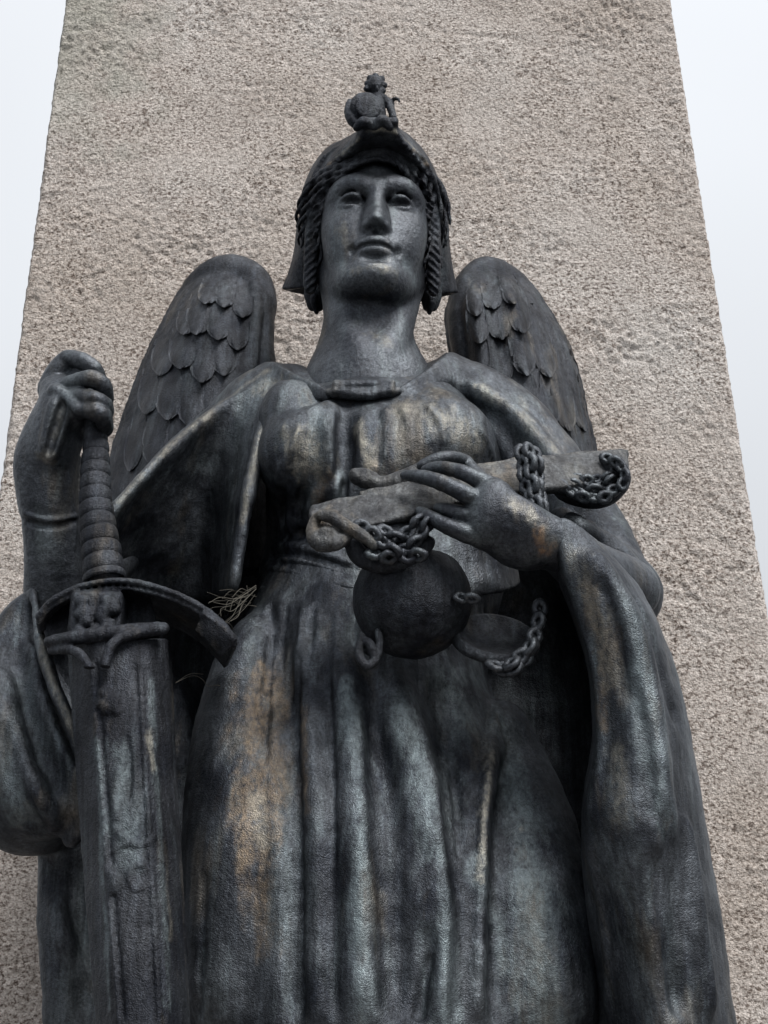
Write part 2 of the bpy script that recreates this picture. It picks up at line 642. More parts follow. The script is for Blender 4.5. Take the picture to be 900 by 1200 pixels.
build_pillar()
pl = bmesh.new()
bmesh.ops.create_cube(pl, size=1)
for v in pl.verts:
    v.co = (v.co.x * 2.6, v.co.y * 3.9 + .95, v.co.z * .9 + .45)
bmesh.ops.bevel(pl, geom=pl.edges[:], offset=.03, segments=2, affect='EDGES')
me = bpy.data.meshes.new('plinth')
pl.to_mesh(me)
me.materials.append(M_STONE)
o = bpy.data.objects.new('plinth', me)
COL.objects.link(o)
tag(o, 'broad granite plinth under the bronze statue and pillar', 'plinth')

# ------------------------------------------------------------------ the statue
statue = empty('bronze_statue', (0, 0, .9), 'dark bronze winged woman in helmet and robe, standing before the granite pillar', 'statue')
S = 0.0165                                               # metres per centimetre of a life-size head
HEAD_TILT, HEAD_YAW, HEAD_ROLL = R(-2), R(3), R(1.2)
EYE = P(440.5, 238, -0.115)
from mathutils import Matrix
HM = np.array((Matrix.Rotation(HEAD_ROLL, 3, 'Y') @ Matrix.Rotation(HEAD_YAW, 3, 'Z') @ Matrix.Rotation(HEAD_TILT, 3, 'X')))
HO = EYE - HM @ np.array([0, -7.0 * S, 0])


def H(x, y, z):
    return HO + HM @ (np.array([x * .945, y, z], float) * S)


def HR(x, y, z, r):
    return (*H(x, y, z), r * S)


def build_figure():
    h = .0025
    c = H(0, 0, -5)
    V = Vol(c - [.17, .2, .34], c + [.17, .21, .28], h)
    rot = HM.T
    E = lambda x, y, z, a, b_, c_, k=0, mode='add': V.ell(H(x, y, z), np.array([a, b_, c_]) * S, k * S, mode, rot)
    T = lambda pts, n, k, mode='add': V.tube([HR(*p) for p in pts], n, k * S, mode)
    E(0, 1.2, 1.8, 6.7, 8.3, 7.6)                         # skull
    E(0, -1.4, 2.8, 6.1, 6.75, 5.2, 2)                     # forehead
    E(0, -2.0, -3.2, 5.9, 6.1, 7.2, 2)                    # middle face
    E(0, -3.2, -7.0, 4.7, 4.7, 4.4, 2)                    # lower face
    for s in (-1, 1):
        T([(s * 4.8, -.2, -4.5, 1.4), (s * 4.2, -.8, -7.6, 1.4), (s * 2.8, -4.2, -10.0, 1.4), (s * 1.0, -6.7, -10.6, 1.6)], 12, 2.0)
        E(s * 4.0, -4.6, -2.7, 2.2, 2.4, 1.8, 2.2)        # cheekbone
        E(s * 4.3, -3.2, .6, 2.2, 2.9, 3.0, 2.0)         # temple
        E(s * 3.0, -4.9, -5.4, 2.5, 2.4, 2.9, 2.4)        # cheek
    E(0, -7.1, -10.3, 2.0, 1.75, 1.7, 1.6)                # chin
    T([(0, .2, -6, 4.7), (-.4, .4, -14, 4.55), (-.4, 1.0, -18, 5.1), (0, 1.6, -22, 7.0), (0, 2.2, -25, 8.0)], 14, 2.2)   # neck
    for s in (-1, 1):                                     # neck muscles
        T([(s * 4.4, .0, -9, 1.0), (s * 3.2, -3.0, -15, 1.1), (s * 1.2, -4.6, -20.5, 1.2)], 10, 1.6)
    for s in (-1, 1):
        E(s * 2.75, -8.8, .25, 1.8, 2.15, 1.15, .9, 'sub')   # eye sockets
        E(s * 1.72, -8.5, .45, .85, 2.35, 1.1, .5, 'sub')
        T([(s * .8, -7.6, 1.5, .3), (s * 2.2, -7.4, 2.15, .3), (s * 3.8, -6.8, 2.15, .28), (s * 5.2, -5.5, 1.3, .28)], 12, 1.9)   # brow
        V.ell(H(s * 3.1, -6.42, .2), np.array([1.6, 1.33, 1.25]) * S, .25 * S, 'add', rot)        # eyeball
        T([(s * 1.6, -6.95, -.1, .16), (s * 2.3, -7.66, .24, .27), (s * 3.1, -7.92, .34, .30), (s * 4.0, -7.5, .2, .27), (s * 4.8, -6.4, -.25, .18)], 14, .25)
        T([(s * 1.7, -6.8, -.35, .12), (s * 2.5, -7.25, -.8, .16), (s * 3.3, -7.35, -.92, .18), (s * 4.2, -6.95, -.75, .16), (s * 4.9, -6.2, -.35, .12)], 14, .45)
        T([(s * 1.7, -7.0, .45, .12), (s * 2.5, -7.6, .85, .16), (s * 3.3, -7.7, .9, .16), (s * 4.3, -7.1, .6, .12)], 12, .3, 'sub')   # crease over the lid
        E(s * 3.15, -7.75, -.34, 1.25, .62, .3, .18, 'sub')   # the slit under the lid
    T([(0, -7.7, 2.0, .68), (0, -7.95, .5, .6), (0, -8.75, -2.1, .58), (0, -9.9, -4.3, .62)], 14, .8)   # nose
    T([(0, -7.4, -.8, .9), (0, -8.0, -2.9, 1.1), (0, -8.5, -4.3, 1.3)], 8, .9)
    E(0, -9.95, -4.6, .8, .85, .66, .5)
    for s in (-1, 1):
        E(s * 1.15, -8.6, -4.8, .62, 1.05, .66, .4)
        E(s * .66, -9.1, -5.5, .4, .7, .45, .3, 'sub')
    T([(0, -9.7, -5.0, .33), (0, -8.4, -5.4, .36)], 4, .3)
    E(0, -9.0, -5.9, 1.5, .9, .4, .5, 'sub')
    E(0, -6.6, -7.0, 3.0, 2.2, 2.2, 1.6)                  # muzzle
    T([(0, -8.9, -5.9, .2), (0, -9.2, -6.5, .2)], 4, .4, 'sub')
    T([(-2.7, -7.5, -7.75, .2), (-1.5, -8.5, -7.1, .4), (-.55, -8.95, -6.9, .46), (0, -8.95, -6.98, .42), (.55, -8.95, -6.9, .46), (1.5, -8.5, -7.1, .4), (2.7, -7.5, -7.75, .2)], 22, .5)
    T([(-2.1, -7.6, -8.05, .22), (-1.1, -8.3, -8.0, .42), (0, -8.5, -8.05, .48), (1.1, -8.3, -8.0, .42), (2.1, -7.6, -8.05, .22)], 18, .5)
    T([(-2.8, -7.7, -8.0, .12), (-1.5, -8.85, -7.5, .14), (0, -9.3, -7.46, .15), (1.5, -8.85, -7.5, .14), (2.8, -7.7, -8.0, .12)], 18, .15, 'sub')
    E(0, -9.3, -9.15, 1.7, .95, .55, .8, 'sub')           # under the lip
    for s in (-1, 1):
        E(s * 2.9, -8.1, -7.6, .4, .4, .45, .6, 'sub')
    V.soften(1)
    parts = [V.polys()]
    # the hand closed round the sword grip, its wrist and forearm
    c0, c1 = P(0, 720, -.45), P(160, 395, -.02)
    V = Vol(np.minimum(c0, c1) - [.10, 0, .03], np.maximum(c0, c1) + .03, h)
    A = lambda pts, n, k, mode='add': V.tube([PR(*p) for p in pts], n, k, mode)
    A([(80, 464, -.225, 25), (67, 500, -.225, 31), (54, 538, -.21, 34), (54, 570, -.2, 32), (57, 602, -.19, 30)], 20, .01)
    A([(59, 605, -.185, 33), (63, 650, -.165, 34), (66, 720, -.12, 38)], 10, .001)
    A([(84, 545, -.17, 14), (84, 600, -.15, 17), (88, 660, -.13, 22)], 8, .012)
    A([(62, 452, -.235, 10), (88, 486, -.27, 13)], 8, .025)           # knuckle line
    A([(70, 462, -.26, 13), (66, 500, -.25, 18), (58, 535, -.24, 18)], 10, .02)
    A([(96, 440, -.235, 15), (100, 470, -.235, 18), (104, 500, -.235, 15)], 8, .012)               # palm
    def F(pts):
        A(pts, 22, .0045)
        for p_ in pts[2:-1]:
            V.ell(P(*p_[:3]), np.full(3, p_[3] * 1.10 * mpp(P(*p_[:3]))), .003)
    F([(58, 456, -.225, 14), (68, 436, -.24, 13), (80, 421, -.25, 10), (97, 423, -.27, 9), (110, 432, -.27, 8.5), (117, 445, -.25, 8)])
    F([(63, 458, -.25, 10), (84, 450, -.28, 10), (106, 444, -.31, 9.5), (120, 452, -.30, 9.5), (124, 468, -.27, 9)])
    F([(72, 466, -.265, 9), (92, 464, -.295, 9), (110, 468, -.32, 9), (122, 475, -.305, 9), (124, 486, -.275, 8.5)])
    F([(84, 480, -.265, 13), (98, 480, -.30, 9.5), (112, 483, -.32, 9.5), (122, 490, -.305, 9.5), (123, 504, -.275, 9)])
    for pth, k_ in (([(26, 599, 2), (44, 607, 2.6), (68, 610, 2.6), (92, 604, 2)], .005), ([(61, 455, 3.5), (74, 462, 3.5), (86, 473, 3.5), (93, 482, 3)], .01), ([(66, 468, 2.5), (58, 498, 2), (50, 532, .5)], .014), ([(80, 480, 2.5), (71, 504, 2), (60, 538, .5)], .014)):
        V.stroke(pth, k_, 'add', .25, 20)
    V.stroke([(30, 612, 2), (60, 617, 2.4), (90, 611, 2)], .006, 'sub', .1, 18)
    V.stroke([(74, 474, 1.6), (65, 502, 1.8), (56, 532, .6)], .012, 'sub', .2, 16)
    parts.append(V.polys())
    # the hand laid over the beam of the scales
    c0, c1 = P(455, 720, -.47), P(760, 510, -.10)
    V = Vol(np.minimum(c0, c1) - [.01, .01, .03], np.maximum(c0, c1) + [.01, .01, .06], h)
    A([(584, 600, -.395, 22), (606, 614, -.395, 28), (632, 629, -.385, 27), (655, 641, -.365, 27), (690, 668, -.30, 33), (735, 692, -.2, 38)], 22, .01)
    A([(578, 578, -.405, 15), (572, 602, -.405, 14), (566, 626, -.40, 13)], 8, .03)
    A([(588, 626, -.38, 19), (620, 642, -.37, 19)], 6, .03)
    for f_ in ([(600, 582, -.42, 2.5), (625, 598, -.42, 2), (645, 612, -.40, 2)], [(590, 597, -.425, 2.5), (615, 610, -.425, 2)], [(588, 614, -.42, 2.5), (610, 626, -.42, 2)]):
        A(f_, 8, .012)                                    # tendons
    F([(498, 551, -.375, 5.5), (515, 548, -.39, 7), (540, 553, -.405, 8), (560, 562, -.41, 9), (584, 574, -.40, 12)])
    F([(474, 557, -.375, 5.5), (495, 559, -.395, 7.5), (518, 566, -.41, 8.5), (545, 579, -.42, 9.5), (572, 591, -.41, 12)])
    F([(514, 596, -.385, 6.5), (530, 600, -.40, 8.5), (550, 606, -.41, 9.5), (574, 612, -.405, 12)])
    F([(491, 599, -.385, 5.5), (505, 607, -.40, 7.5), (525, 617, -.41, 8.5), (546, 625, -.41, 10), (570, 632, -.395, 12)])
    F([(546, 540, -.31, 6), (532, 536, -.345, 6.5), (514, 538, -.36, 7), (494, 546, -.36, 6)])      # thumb tip over the beam
    F([(546, 540, -.31, 6), (556, 556, -.33, 9), (580, 580, -.37, 12)])
    parts.append(V.polys())
    # trunk and arms under the clothes join head and hands
    V = Vol((-.75, -.3, 2.0), (.55, .22, 2.96), .006)
    V.chain([(*H(0, 1.4, -22), .11), (*P(440, 560, .03), .17), (*P(450, 760, .03), .17)], .05)
    for a in ([(300, 490, .08, 34), (190, 600, .12, 26), (66, 725, -.10, 28)], [(590, 490, .03, 38), (670, 580, .0, 34), (735, 690, -.19, 30)]):
        V.chain([PR(*p) for p in a], .05)
    parts.append(V.polys())
    vs, fs, n = [], [], 0
    for v, q in parts:
        vs.append(v)
        fs.append(q.astype(np.int64) + n)
        n += len(v)
    return mesh_obj('figure', np.concatenate(vs), np.concatenate(fs), M_BODY, statue, NZ[2:])


FIG = build_figure()


def build_hair():
    c = H(0, 0, -2)
    V = Vol(c - [.2, .22, .26], c + [.2, .2, .2], .0026)
    A = lambda pts, n, k: V.tube([PR(*p) for p in pts], n, k)
    rot = HM.T
    r2 = random.Random(3)
    V.ell(H(0, .8, 1.0), np.array([7.6, 8.3, 7.4]) * S, 0, 'add', rot)
    V.ell(H(0, -9.0, -3.2), np.array([6.1, 7.0, 7.6]) * S, .01, 'sub', rot)
    V.ell(H(0, 0, -12), np.array([7.0, 12, 9]) * S, .01, 'sub', rot)
    V.tube([PR(x, y, Y, 8) for x, y, Y in ((400, 200, -.10), (418, 188, -.118), (441, 180, -.125), (466, 186, -.118), (484, 200, -.10))], 16, .01)
    hx = lambda L_: [((x - 440) * .955 + 439, *r_) for x, *r_ in L_]
    base = {-1: [(440, 186), (426, 189), (411, 196), (397, 207), (386, 222), (378, 242), (374, 264), (372, 288), (371, 312), (370, 336)],
            1: [(442, 186), (456, 188), (469, 194), (481, 204), (491, 218), (498, 238), (502, 262), (503, 288), (503, 312), (503, 338)]}
    base = {k: hx(v) for k, v in base.items()}
    dep = [-.128, -.130, -.124, -.112, -.096, -.080, -.066, -.054, -.044, -.034]
    for s in (-1, 1):
        A([(x + s * 9, y + 3, Y + .045 - .004 * i_, 9 - .3 * i_) for i_, ((x, y), Y) in enumerate(zip(base[s][1:], dep[1:]))], 26, .01)
        for b_, (off, last) in enumerate(((1, 9), (7, 9), (13, 8), (19, 7), (25, 6))):
            for ph in (0, 2.09, 4.19):                    # three strands twisted into a lock
                pts = []
                n_ = 44
                bb = crs(np.array([(x, y, Y) for (x, y), Y in zip(base[s][:last + 1], dep)]), n_)
                for i_ in range(n_):
                    u = i_ / (n_ - 1) * last / 9
                    x, y, Y = bb[i_]
                    g_ = min(u * 2.4, 1)
                    tw = u * 24 + ph + b_ * 1.3
                    amp = (1.6 + 2.0 * g_) * (.85 + .3 * math.sin(b_ * 5 + u * 9))
                    wav = 3.0 * math.sin(u * 12 + b_ * 1.9) * g_
                    pts.append((x + s * (off * (.25 + .75 * g_) + wav) + amp * math.cos(tw), y - off * .62 * max(0, 1 - u * 1.8) + .6 * amp * math.sin(tw),
                                Y + .0011 * off * g_ - .0022 * amp * math.sin(tw) - .004 + .035 * (i_ / (n_ - 1)) ** 4, (2.5 + 1.0 * g_) * (1 - .25 * u) * (1 - .4 * (i_ / (n_ - 1)) ** 3)))
                V.chain([PR(*p) for p in pts], .0012)
        for k_ in range(15):                              # combed grooves of the roll beside the cheek
            y = 214 + k_ * 9.5
            x = float(np.interp(y, [p_[1] for p_ in base[s]], [p_[0] for p_ in base[s]])) + s * 9
            V.stroke([(x - s * 8, y - 5, 1.2), (x, y + 1, 2.0), (x + s * 8, y + 10, 1.2)], .002, 'sub', .3, 8)
        # the roll of hair that shows under the cheek guard
        X = lambda d: 437 + s * d
        A([(X(61), 320, .04, 7), (X(64), 346, .065, 7), (X(63), 360, .075, 5)], 8, .003)
        A([(X(71), 324, .06, 6), (X(74), 344, .07, 6.5), (X(71), 360, .08, 5)], 8, .003)
        A([(X(67), 335, .055, 4), (X(69), 352, .06, 4.5), (X(66), 366, .075, 3)], 8, .002)
    return mesh_obj('hair', *V.polys(), M_DARK, statue, NZ[1:])


build_hair()


def build_helmet():
    c = H(0, 1, 2)
    V = Vol(c - [.25, .30, .32], c + [.25, .30, .26], .0033)
    rot = HM.T
    V.ell(H(0, 2.8, .3), np.array([8.5, 9.4, 8.7]) * S, 0, 'add', rot)
    V.ell(H(0, -10.5, -4.5), np.array([9.0, 11.0, 12.0]) * S, .01, 'sub', rot)      # face opening
    V.ell(H(0, 1.5, -12), np.array([7.6, 9.0, 9]) * S, .01, 'sub', rot)
    rim = [(352, 270, .0), (357, 243, -.03), (366, 219, -.065), (380, 201, -.095), (395, 187, -.12), (409, 176, -.145), (421, 164, -.165), (430, 154, -.185), (447, 151, -.19), (464, 154, -.185), (474, 165, -.165), (486, 177, -.145), (498, 192, -.12), (510, 211, -.09), (519, 238, -.045), (525, 270, .0)]
    top = [(351, 266, .06), (350, 236, .045), (360, 206, .03), (374, 184, .01), (388, 172, -.02), (406, 164, -.05), (419, 157, -.08), (431, 151, -.10), (447, 149, -.105), (463, 151, -.10), (474, 156, -.08), (486, 164, -.05), (503, 182, -.02), (516, 207, .02), (525, 240, .045), (527, 268, .06)]
    att = [(366, 276, .03), (372, 248, .0), (380, 225, -.03), (392, 208, -.05), (405, 196, -.07), (416, 190, -.085), (426, 186, -.095), (434, 185, -.10), (447, 185, -.10), (459, 186, -.10), (468, 188, -.095), (477, 190, -.085), (487, 199, -.07), (497, 215, -.05), (507, 242, -.02), (512, 274, .02)]
    hx = lambda L_: [((x - 439) * .937 + 437.5, *r_) for x, *r_ in L_]
    rim, top, att = hx(rim), hx(top), hx(att)
    att = [(x + (442 - x) * .10, y + 9, Y + .035) for x, y, Y in att]
    bk = [(x + (x < 440) * 4 - (x > 450) * 4, y + 10, Y + .10) for x, y, Y in top]
    V.sheet([[P(*p) for p in rr] for rr in (att, rim, top, bk)], .010, .006)
    V.tube([PR(x, y, Y, 3.2) for x, y, Y in rim], 60, .003)
    V.tube([PR(x, y - 4, Y, 4.0) for x, y, Y in rim[6:10]], 12, .004)
    for a_, b_ in ((0, 6), (10, 16)):
        q_ = crs(rim[a_:b_], 22)
        for i_ in range(0, 21, 2):
            V.tube([PR(q_[i_][0] - 1.5, q_[i_][1] - 4, q_[i_][2], 2.6), PR(q_[i_ + 1][0] + 1, q_[i_ + 1][1] + 2, q_[i_ + 1][2] - .004, 2.4)], 3, .003)
    V.rbox(P(447, 151, -.175), (.033, .03, .008), .005, .006)
    # neck guard flaring over the hair on both sides
    V.sheet([[P(*p) for p in hx(rr)] for rr in (
        [(362, 256, .0), (352, 256, .03), (350, 256, .10), (390, 258, .19)],
        [(368, 285, .015), (349, 290, .045), (347, 292, .13), (390, 300, .2)],
        [(374, 315, .04), (343, 318, .075), (341, 320, .16), (390, 335, .23)],
        [(379, 335, .06), (335, 339, .10), (334, 341, .19), (390, 352, .26)])], .012, .006)
    V.sheet([[P(*p) for p in hx(rr)] for rr in (
        [(512, 256, .0), (525, 256, .03), (526, 256, .10), (485, 258, .19)],
        [(506, 285, .015), (526, 290, .045), (528, 292, .13), (485, 300, .2)],
        [(500, 318, .04), (530, 320, .075), (532, 323, .16), (485, 335, .23)],
        [(497, 348, .06), (535, 343, .10), (537, 345, .19), (485, 356, .26)])], .012, .006)
    # wing-like locks cast on the sides
    for s in (-1, 1):
        X = lambda x: (x if s < 0 else 875 - x)
        for j in range(4):
            V.stroke([(X(396 - 5 * j), 172 + 3 * j, 1.6), (X(376 - 3 * j), 188 + 7 * j, 2.4), (X(364 - 1 * j), 216 + 8 * j, 2.4), (X(358), 246 + 6 * j, 1.4)], .004, 'add', .3, 14)
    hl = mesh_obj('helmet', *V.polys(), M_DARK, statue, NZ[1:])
    # the little seated figure on the crest
    c = P(440, 125, -.16)
    V = Vol(c - [.07, .09, .085], c + [.07, .09, .08], .0016)
    A = lambda pts, n, k: V.tube([PR(*p) for p in pts], n, k)
    Y = -.165
    V.ell(P(440, 101, Y), np.array([11, 11, 12]) * mpp(c), 0)
    for dx, dy, rr_ in ((-9, -3, 4), (-6, -9, 4.5), (0, -11, 4.5), (7, -8, 4.5), (10, -1, 4), (9, 5, 3.5), (-10, 3, 4)):
        V.ell(P(440 + dx, 101 + dy, Y - .004), np.full(3, rr_ * mpp(c)), .002)
    V.ell(P(442, 104, Y - .019), np.array([2, 3, 4]) * mpp(c), .002)
    for dx in (-4, 5):
        V.ell(P(441 + dx, 101, Y - .022), np.array([2.6, 4, 2]) * mpp(c), .001, 'sub')
    A([(444, 109, Y, 6), (442, 116, Y + .004, 7), (437, 128, Y + .004, 14), (438, 140, Y + .004, 14)], 10, .004)
    a_ = np.array([.96, .25, .1]); a_ /= np.linalg.norm(a_)
    n_ = np.array([.2, -.95, -.2]); n_ -= a_ * (n_ @ a_); n_ /= np.linalg.norm(n_)
    V.ell(P(430, 126, Y - .018), np.array([20, 6, 19]) * mpp(c), .002, 'add', np.array([a_, n_, np.cross(a_, n_)]))
    V.ell(P(431, 126, Y - .026), np.array([15, 3, 14]) * mpp(c), .002, 'add', np.array([a_, n_, np.cross(a_, n_)]))
    A([(410, 119, Y - .010, 3.5), (409, 131, Y - .012, 5.5), (413, 141, Y - .014, 6), (420, 149, Y - .014, 4)], 10, .003)
    A([(450, 115, Y, 4.5), (457, 125, Y, 4.5), (461, 137, Y - .006, 4)], 8, .002)
    A([(460, 143, Y, 3.5), (459, 130, Y + .008, 4), (456, 118, Y + .01, 3), (453, 116, Y + .01, 2)], 8, .002)
    A([(460, 126, Y + .008, 2.6), (460, 117, Y + .01, 2.2), (466, 116, Y, 1.8), (468, 119, Y, 1.3)], 8, .001)
    A([(418, 150, Y - .03, 4.5), (426, 143, Y - .038, 6), (434, 147, Y - .03, 5)], 8, .003)
    A([(438, 149, Y - .03, 4.5), (448, 141, Y - .038, 6), (457, 149, Y - .03, 4.5)], 8, .003)
    A([(424, 148, Y + .01, 8), (456, 148, Y + .01, 8)], 4, .004)
    cr_ = mesh_obj('crest_figure', *V.polys(), M_DARK, hl, ((160, .0006),))
    return hl


HELM = build_helmet()


# ------------------------------------------------------------------ gown
def build_gown():
    h = .005
    V = Vol((-.45, -.42, .86), (.42, .36, 2.98), h)
    A = lambda pts, n, k, mode='add': V.tube([PR(*p) for p in pts], n, k, mode)
    rows = []

    def row(py, xl_, xr_, yc, dep):
        a, b_ = P(xl_, py, yc), P(xr_, py, yc)
        rows.append((a[2], (a[0] + b_[0]) / 2, yc, (b_[0] - a[0]) / 2, dep))
    row(470, 330, 560, .05, .12)
    row(520, 318, 590, .04, .165)
    row(590, 312, 602, .03, .175)
    row(655, 312, 596, .03, .165)
    row(700, 300, 588, .03, .185)
    row(780, 268, 570, .02, .215)
    row(880, 243, 600, .01, .25)
    row(1000, 220, 646, .0, .30)
    row(1200, 205, 700, .0, .33)
    rows.append((.88, -.02, 0, .40, .36))
    rows.sort()
    rw = np.array(rows)

    def mod(th, Z):
        # shallow pleats that open towards the hem
        wgt = np.clip((2.45 - Z) / .6, 0, 1)
        return wgt * .004 * np.sin(th * 9 + 1.2 * np.sin(Z * 1.7))
    V.loft(rw[:, 0], rw[:, 1:], mod)
    # chest
    A([(440, 545, -.03, 70), (440, 560, -.05, 85)], 4, .05)
    A([(375, 482, -.05, 28), (440, 490, -.07, 34), (505, 478, -.05, 30)], 8, .04)
    V.ell(P(358, 535, -.105), np.array([.090, .090, .094]), .04)
    V.ell(P(514, 520, -.10), np.array([.104, .088, .096]), .045)
    A([(395, 466, -.115, 15), (465, 464, -.115, 15)], 4, .03)
    A([(440, 475, -.215, 10), (437, 520, -.225, 9), (436, 560, -.22, 8)], 8, .03, 'sub')
    A([(342, 470, -.1, 22), (330, 490, -.1, 20)], 4, .04)
    # pulls of cloth over the bust
    V.soften(1)
    ST = lambda path, k=.012, mode='add', sink=.5, n=None: V.stroke(path, k, mode, sink, n)
    ST([(447, 470, 3), (446, 500, 3.5), (441, 535, 4), (440, 560, 3)], .008)
    ST([(388, 476, 5), (384, 505, 7), (392, 545, 7), (394, 590, 6)], .02)
    ST([(410, 480, 4), (404, 520, 6), (408, 570, 6)], .018, 'sub', 0)
    ST([(388, 470, 4), (352, 488, 5), (330, 508, 5)], .01)
    ST([(372, 480, 4), (352, 505, 5), (330, 560, 5), (318, 610, 5)], .014)
    ST([(400, 490, 5), (405, 530, 6), (398, 580, 5)], .016, 'sub', -.2)
    ST([(345, 570, 4), (352, 600, 5), (350, 622, 4)], .012)
    ST([(320, 560, 4), (330, 600, 5), (335, 625, 4)], .012, 'sub', -.2)
    ST([(380, 575, 5), (365, 600, 6), (340, 615, 5)], .016)
    # skirt folds
    ST([(302, 735, 14), (292, 820, 38), (283, 920, 50), (280, 1050, 50), (270, 1195, 42)], .05, 'add', .84)
    ST([(326, 720, 5), (338, 800, 8), (347, 900, 11), (351, 1050, 13), (352, 1195, 13)], .026, 'sub', .1)
    ST([(356, 750, 6), (366, 830, 9), (371, 950, 12), (374, 1100, 13), (378, 1195, 13)], .024, 'add', .7)
    ST([(392, 840, 5), (396, 950, 8), (398, 1080, 8), (400, 1195, 8)], .02, 'sub', .1)
    ST([(400, 770, 7), (410, 830, 12), (421, 950, 18), (427, 1080, 20), (430, 1195, 20)], .034, 'add', .86)
    ST([(444, 830, 5), (450, 900, 9), (458, 1000, 12), (466, 1195, 12)], .03, 'sub', .12)
    ST([(458, 790, 8), (472, 850, 14), (496, 930, 17), (516, 1010, 15), (524, 1100, 14), (522, 1195, 14)], .034, 'add', .82)
    ST([(520, 800, 16), (530, 860, 18), (537, 930, 14), (541, 1000, 9), (548, 1090, 8), (540, 1195, 8)], .024, 'sub', -.15)
    ST([(598, 790, 8), (584, 840, 10), (574, 900, 10), (568, 970, 11), (562, 1080, 12), (560, 1195, 12)], .014, 'add', .2)
    ST([(612, 820, 6), (602, 870, 9), (592, 940, 10), (586, 1040, 9), (585, 1195, 9)], .022, 'sub', -.1)
    ST([(580, 800, 5), (598, 880, 13), (622, 960, 28), (636, 1060, 38), (645, 1195, 44)], .06, 'add', .82)
    ST([(500, 1090, 5), (498, 1140, 8), (488, 1195, 8)], .014, 'sub', -.1)
    ST([(315, 705, 3), (312, 760, 4), (308, 850, 4)], .016, 'sub', 0)
    ST([(330, 700, 3), (333, 730, 4), (340, 780, 4)], .01, 'add', .2)
    ST([(362, 705, 3), (370, 740, 4), (380, 790, 4)], .01, 'add', .2)
    V.soften(3)
    # fine creases and the gathers under the sash
    r3 = random.Random(5)
    for i_ in range(15):
        x = 312 + i_ * 20 + r3.uniform(-5, 5)
        dx = (x - 440) * .10
        ln = r3.uniform(40, 130)
        ST([(x, 706, 1.6), (x + dx * .5, 706 + ln * .5, 2.4), (x + dx, 706 + ln, 1.2)], .008, 'sub' if i_ % 2 else 'add', .12)
    ST([(350, 760, 2), (349, 860, 3), (352, 980, 3), (353, 1100, 3), (354, 1195, 3)], .008, 'sub', .05)
    ST([(320, 740, 2), (314, 820, 2.5), (310, 900, 2)], .008, 'sub', .1)
    ST([(384, 800, 2), (390, 900, 2.5), (392, 1020, 2)], .008, 'sub', .1)
    ST([(590, 800, 3), (578, 860, 4), (569, 930, 4), (565, 1010, 4), (562, 1100, 4), (560, 1195, 4)], .008, 'add', .25)
    ST([(530, 900, 2.5), (536, 950, 4), (540, 1010, 3)], .008, 'sub', .05)
    ST([(505, 1120, 2), (498, 1150, 4), (490, 1195, 4)], .008, 'sub', .05)
    ST([(240, 1020, 2), (236, 1100, 3), (232, 1195, 3)], .01, 'sub', .1)
    ST([(442, 480, 2), (445, 510, 2.5), (442, 545, 2)], .006, 'sub', .05)
    ST([(452, 478, 2), (456, 505, 2), (450, 540, 1.6)], .006, 'add', .2)
    ST([(400, 560, 3), (375, 590, 4), (345, 602, 3)], .008, 'add', .25)
    for pth in ([(346, 562, 2), (339, 598, 3), (343, 626, 2)], [(372, 570, 2), (361, 602, 3.2), (366, 630, 2)], [(398, 552, 2), (391, 590, 3), (396, 622, 2)], [(414, 560, 2), (412, 590, 2.6)],
                [(352, 500, 1.6), (340, 530, 2.4), (330, 570, 2)], [(470, 478, 1.6), (480, 500, 2.2), (478, 530, 1.6)], [(500, 474, 1.6), (516, 494, 2), (520, 520, 1.6)], [(560, 500, 2), (575, 530, 2.6), (580, 560, 2)]):
        ST(pth, .009, 'add', .2)
    for pth in ([(355, 570, 2), (350, 600, 2.6), (353, 626, 2)], [(384, 575, 2), (377, 605, 2.6), (381, 628, 2)], [(405, 565, 2), (402, 600, 2.4)]):
        ST(pth, .009, 'sub', .1)
    ST([(398, 590, 3), (370, 608, 4), (335, 618, 3)], .008, 'add', .25)
    ST([(330, 540, 2), (326, 580, 3), (330, 615, 2)], .008, 'add', .25)
    return V


GV = build_gown()
GOWN = mesh_obj('gown', *GV.polys(), M_CLOTH, statue, NZ)


def build_belt():
    lo, hi = P(290, 720, -.3), P(640, 600, .25)
    V = Vol((lo[0] - .03, -.28, lo[2] - .08), (hi[0] + .05, .27, hi[2] + .02), .004)
    rows = []
    for t_, bulge in ((0, -.006), (.08, .004), (.3, .010), (.55, .006), (.8, .010), (.94, .006), (1, -.004)):
        xl0, xr0 = 320 - 20 * t_, 594 + 10 * t_
        py0, py1 = 620 + 80 * t_, 600 + 84 * t_
        pts = []
        for i in range(33):
            a = math.pi * 2 * i / 32
            xc, hw = (xl0 + xr0) / 2, (xr0 - xl0) / 2
            px = xc - math.cos(a) * hw
            py = py0 + (py1 - py0) * (px - xl0) / (xr0 - xl0) + 16 * max(0, math.sin(a))
            pts.append(P(px, py, .03 - (.166 + .02 * t_ + bulge) * math.sin(a)))
        rows.append(pts)
    V.sheet(rows, .018, .004)
    for path in ([(312, 664, 4), (345, 672, 4), (385, 684, 4), (415, 690, 4)], [(318, 640, 4), (350, 640, 4), (380, 650, 4), (412, 660, 4)], [(330, 655, 3), (360, 658, 3), (400, 672, 3)], [(305, 690, 4), (340, 694, 4), (380, 700, 4), (420, 704, 4)]):
        V.stroke(path, .006, 'add', .1)
    for path in ([(314, 652, 3), (350, 650, 3), (400, 664, 3)], [(308, 680, 3), (350, 684, 3), (410, 697, 3)], [(330, 634, 2), (350, 628, 3), (372, 618, 3)]):
        V.stroke(path, .005, 'sub', -.1)
    return mesh_obj('sash', *V.polys(), M_CLOTH, statue, NZ)


build_belt()


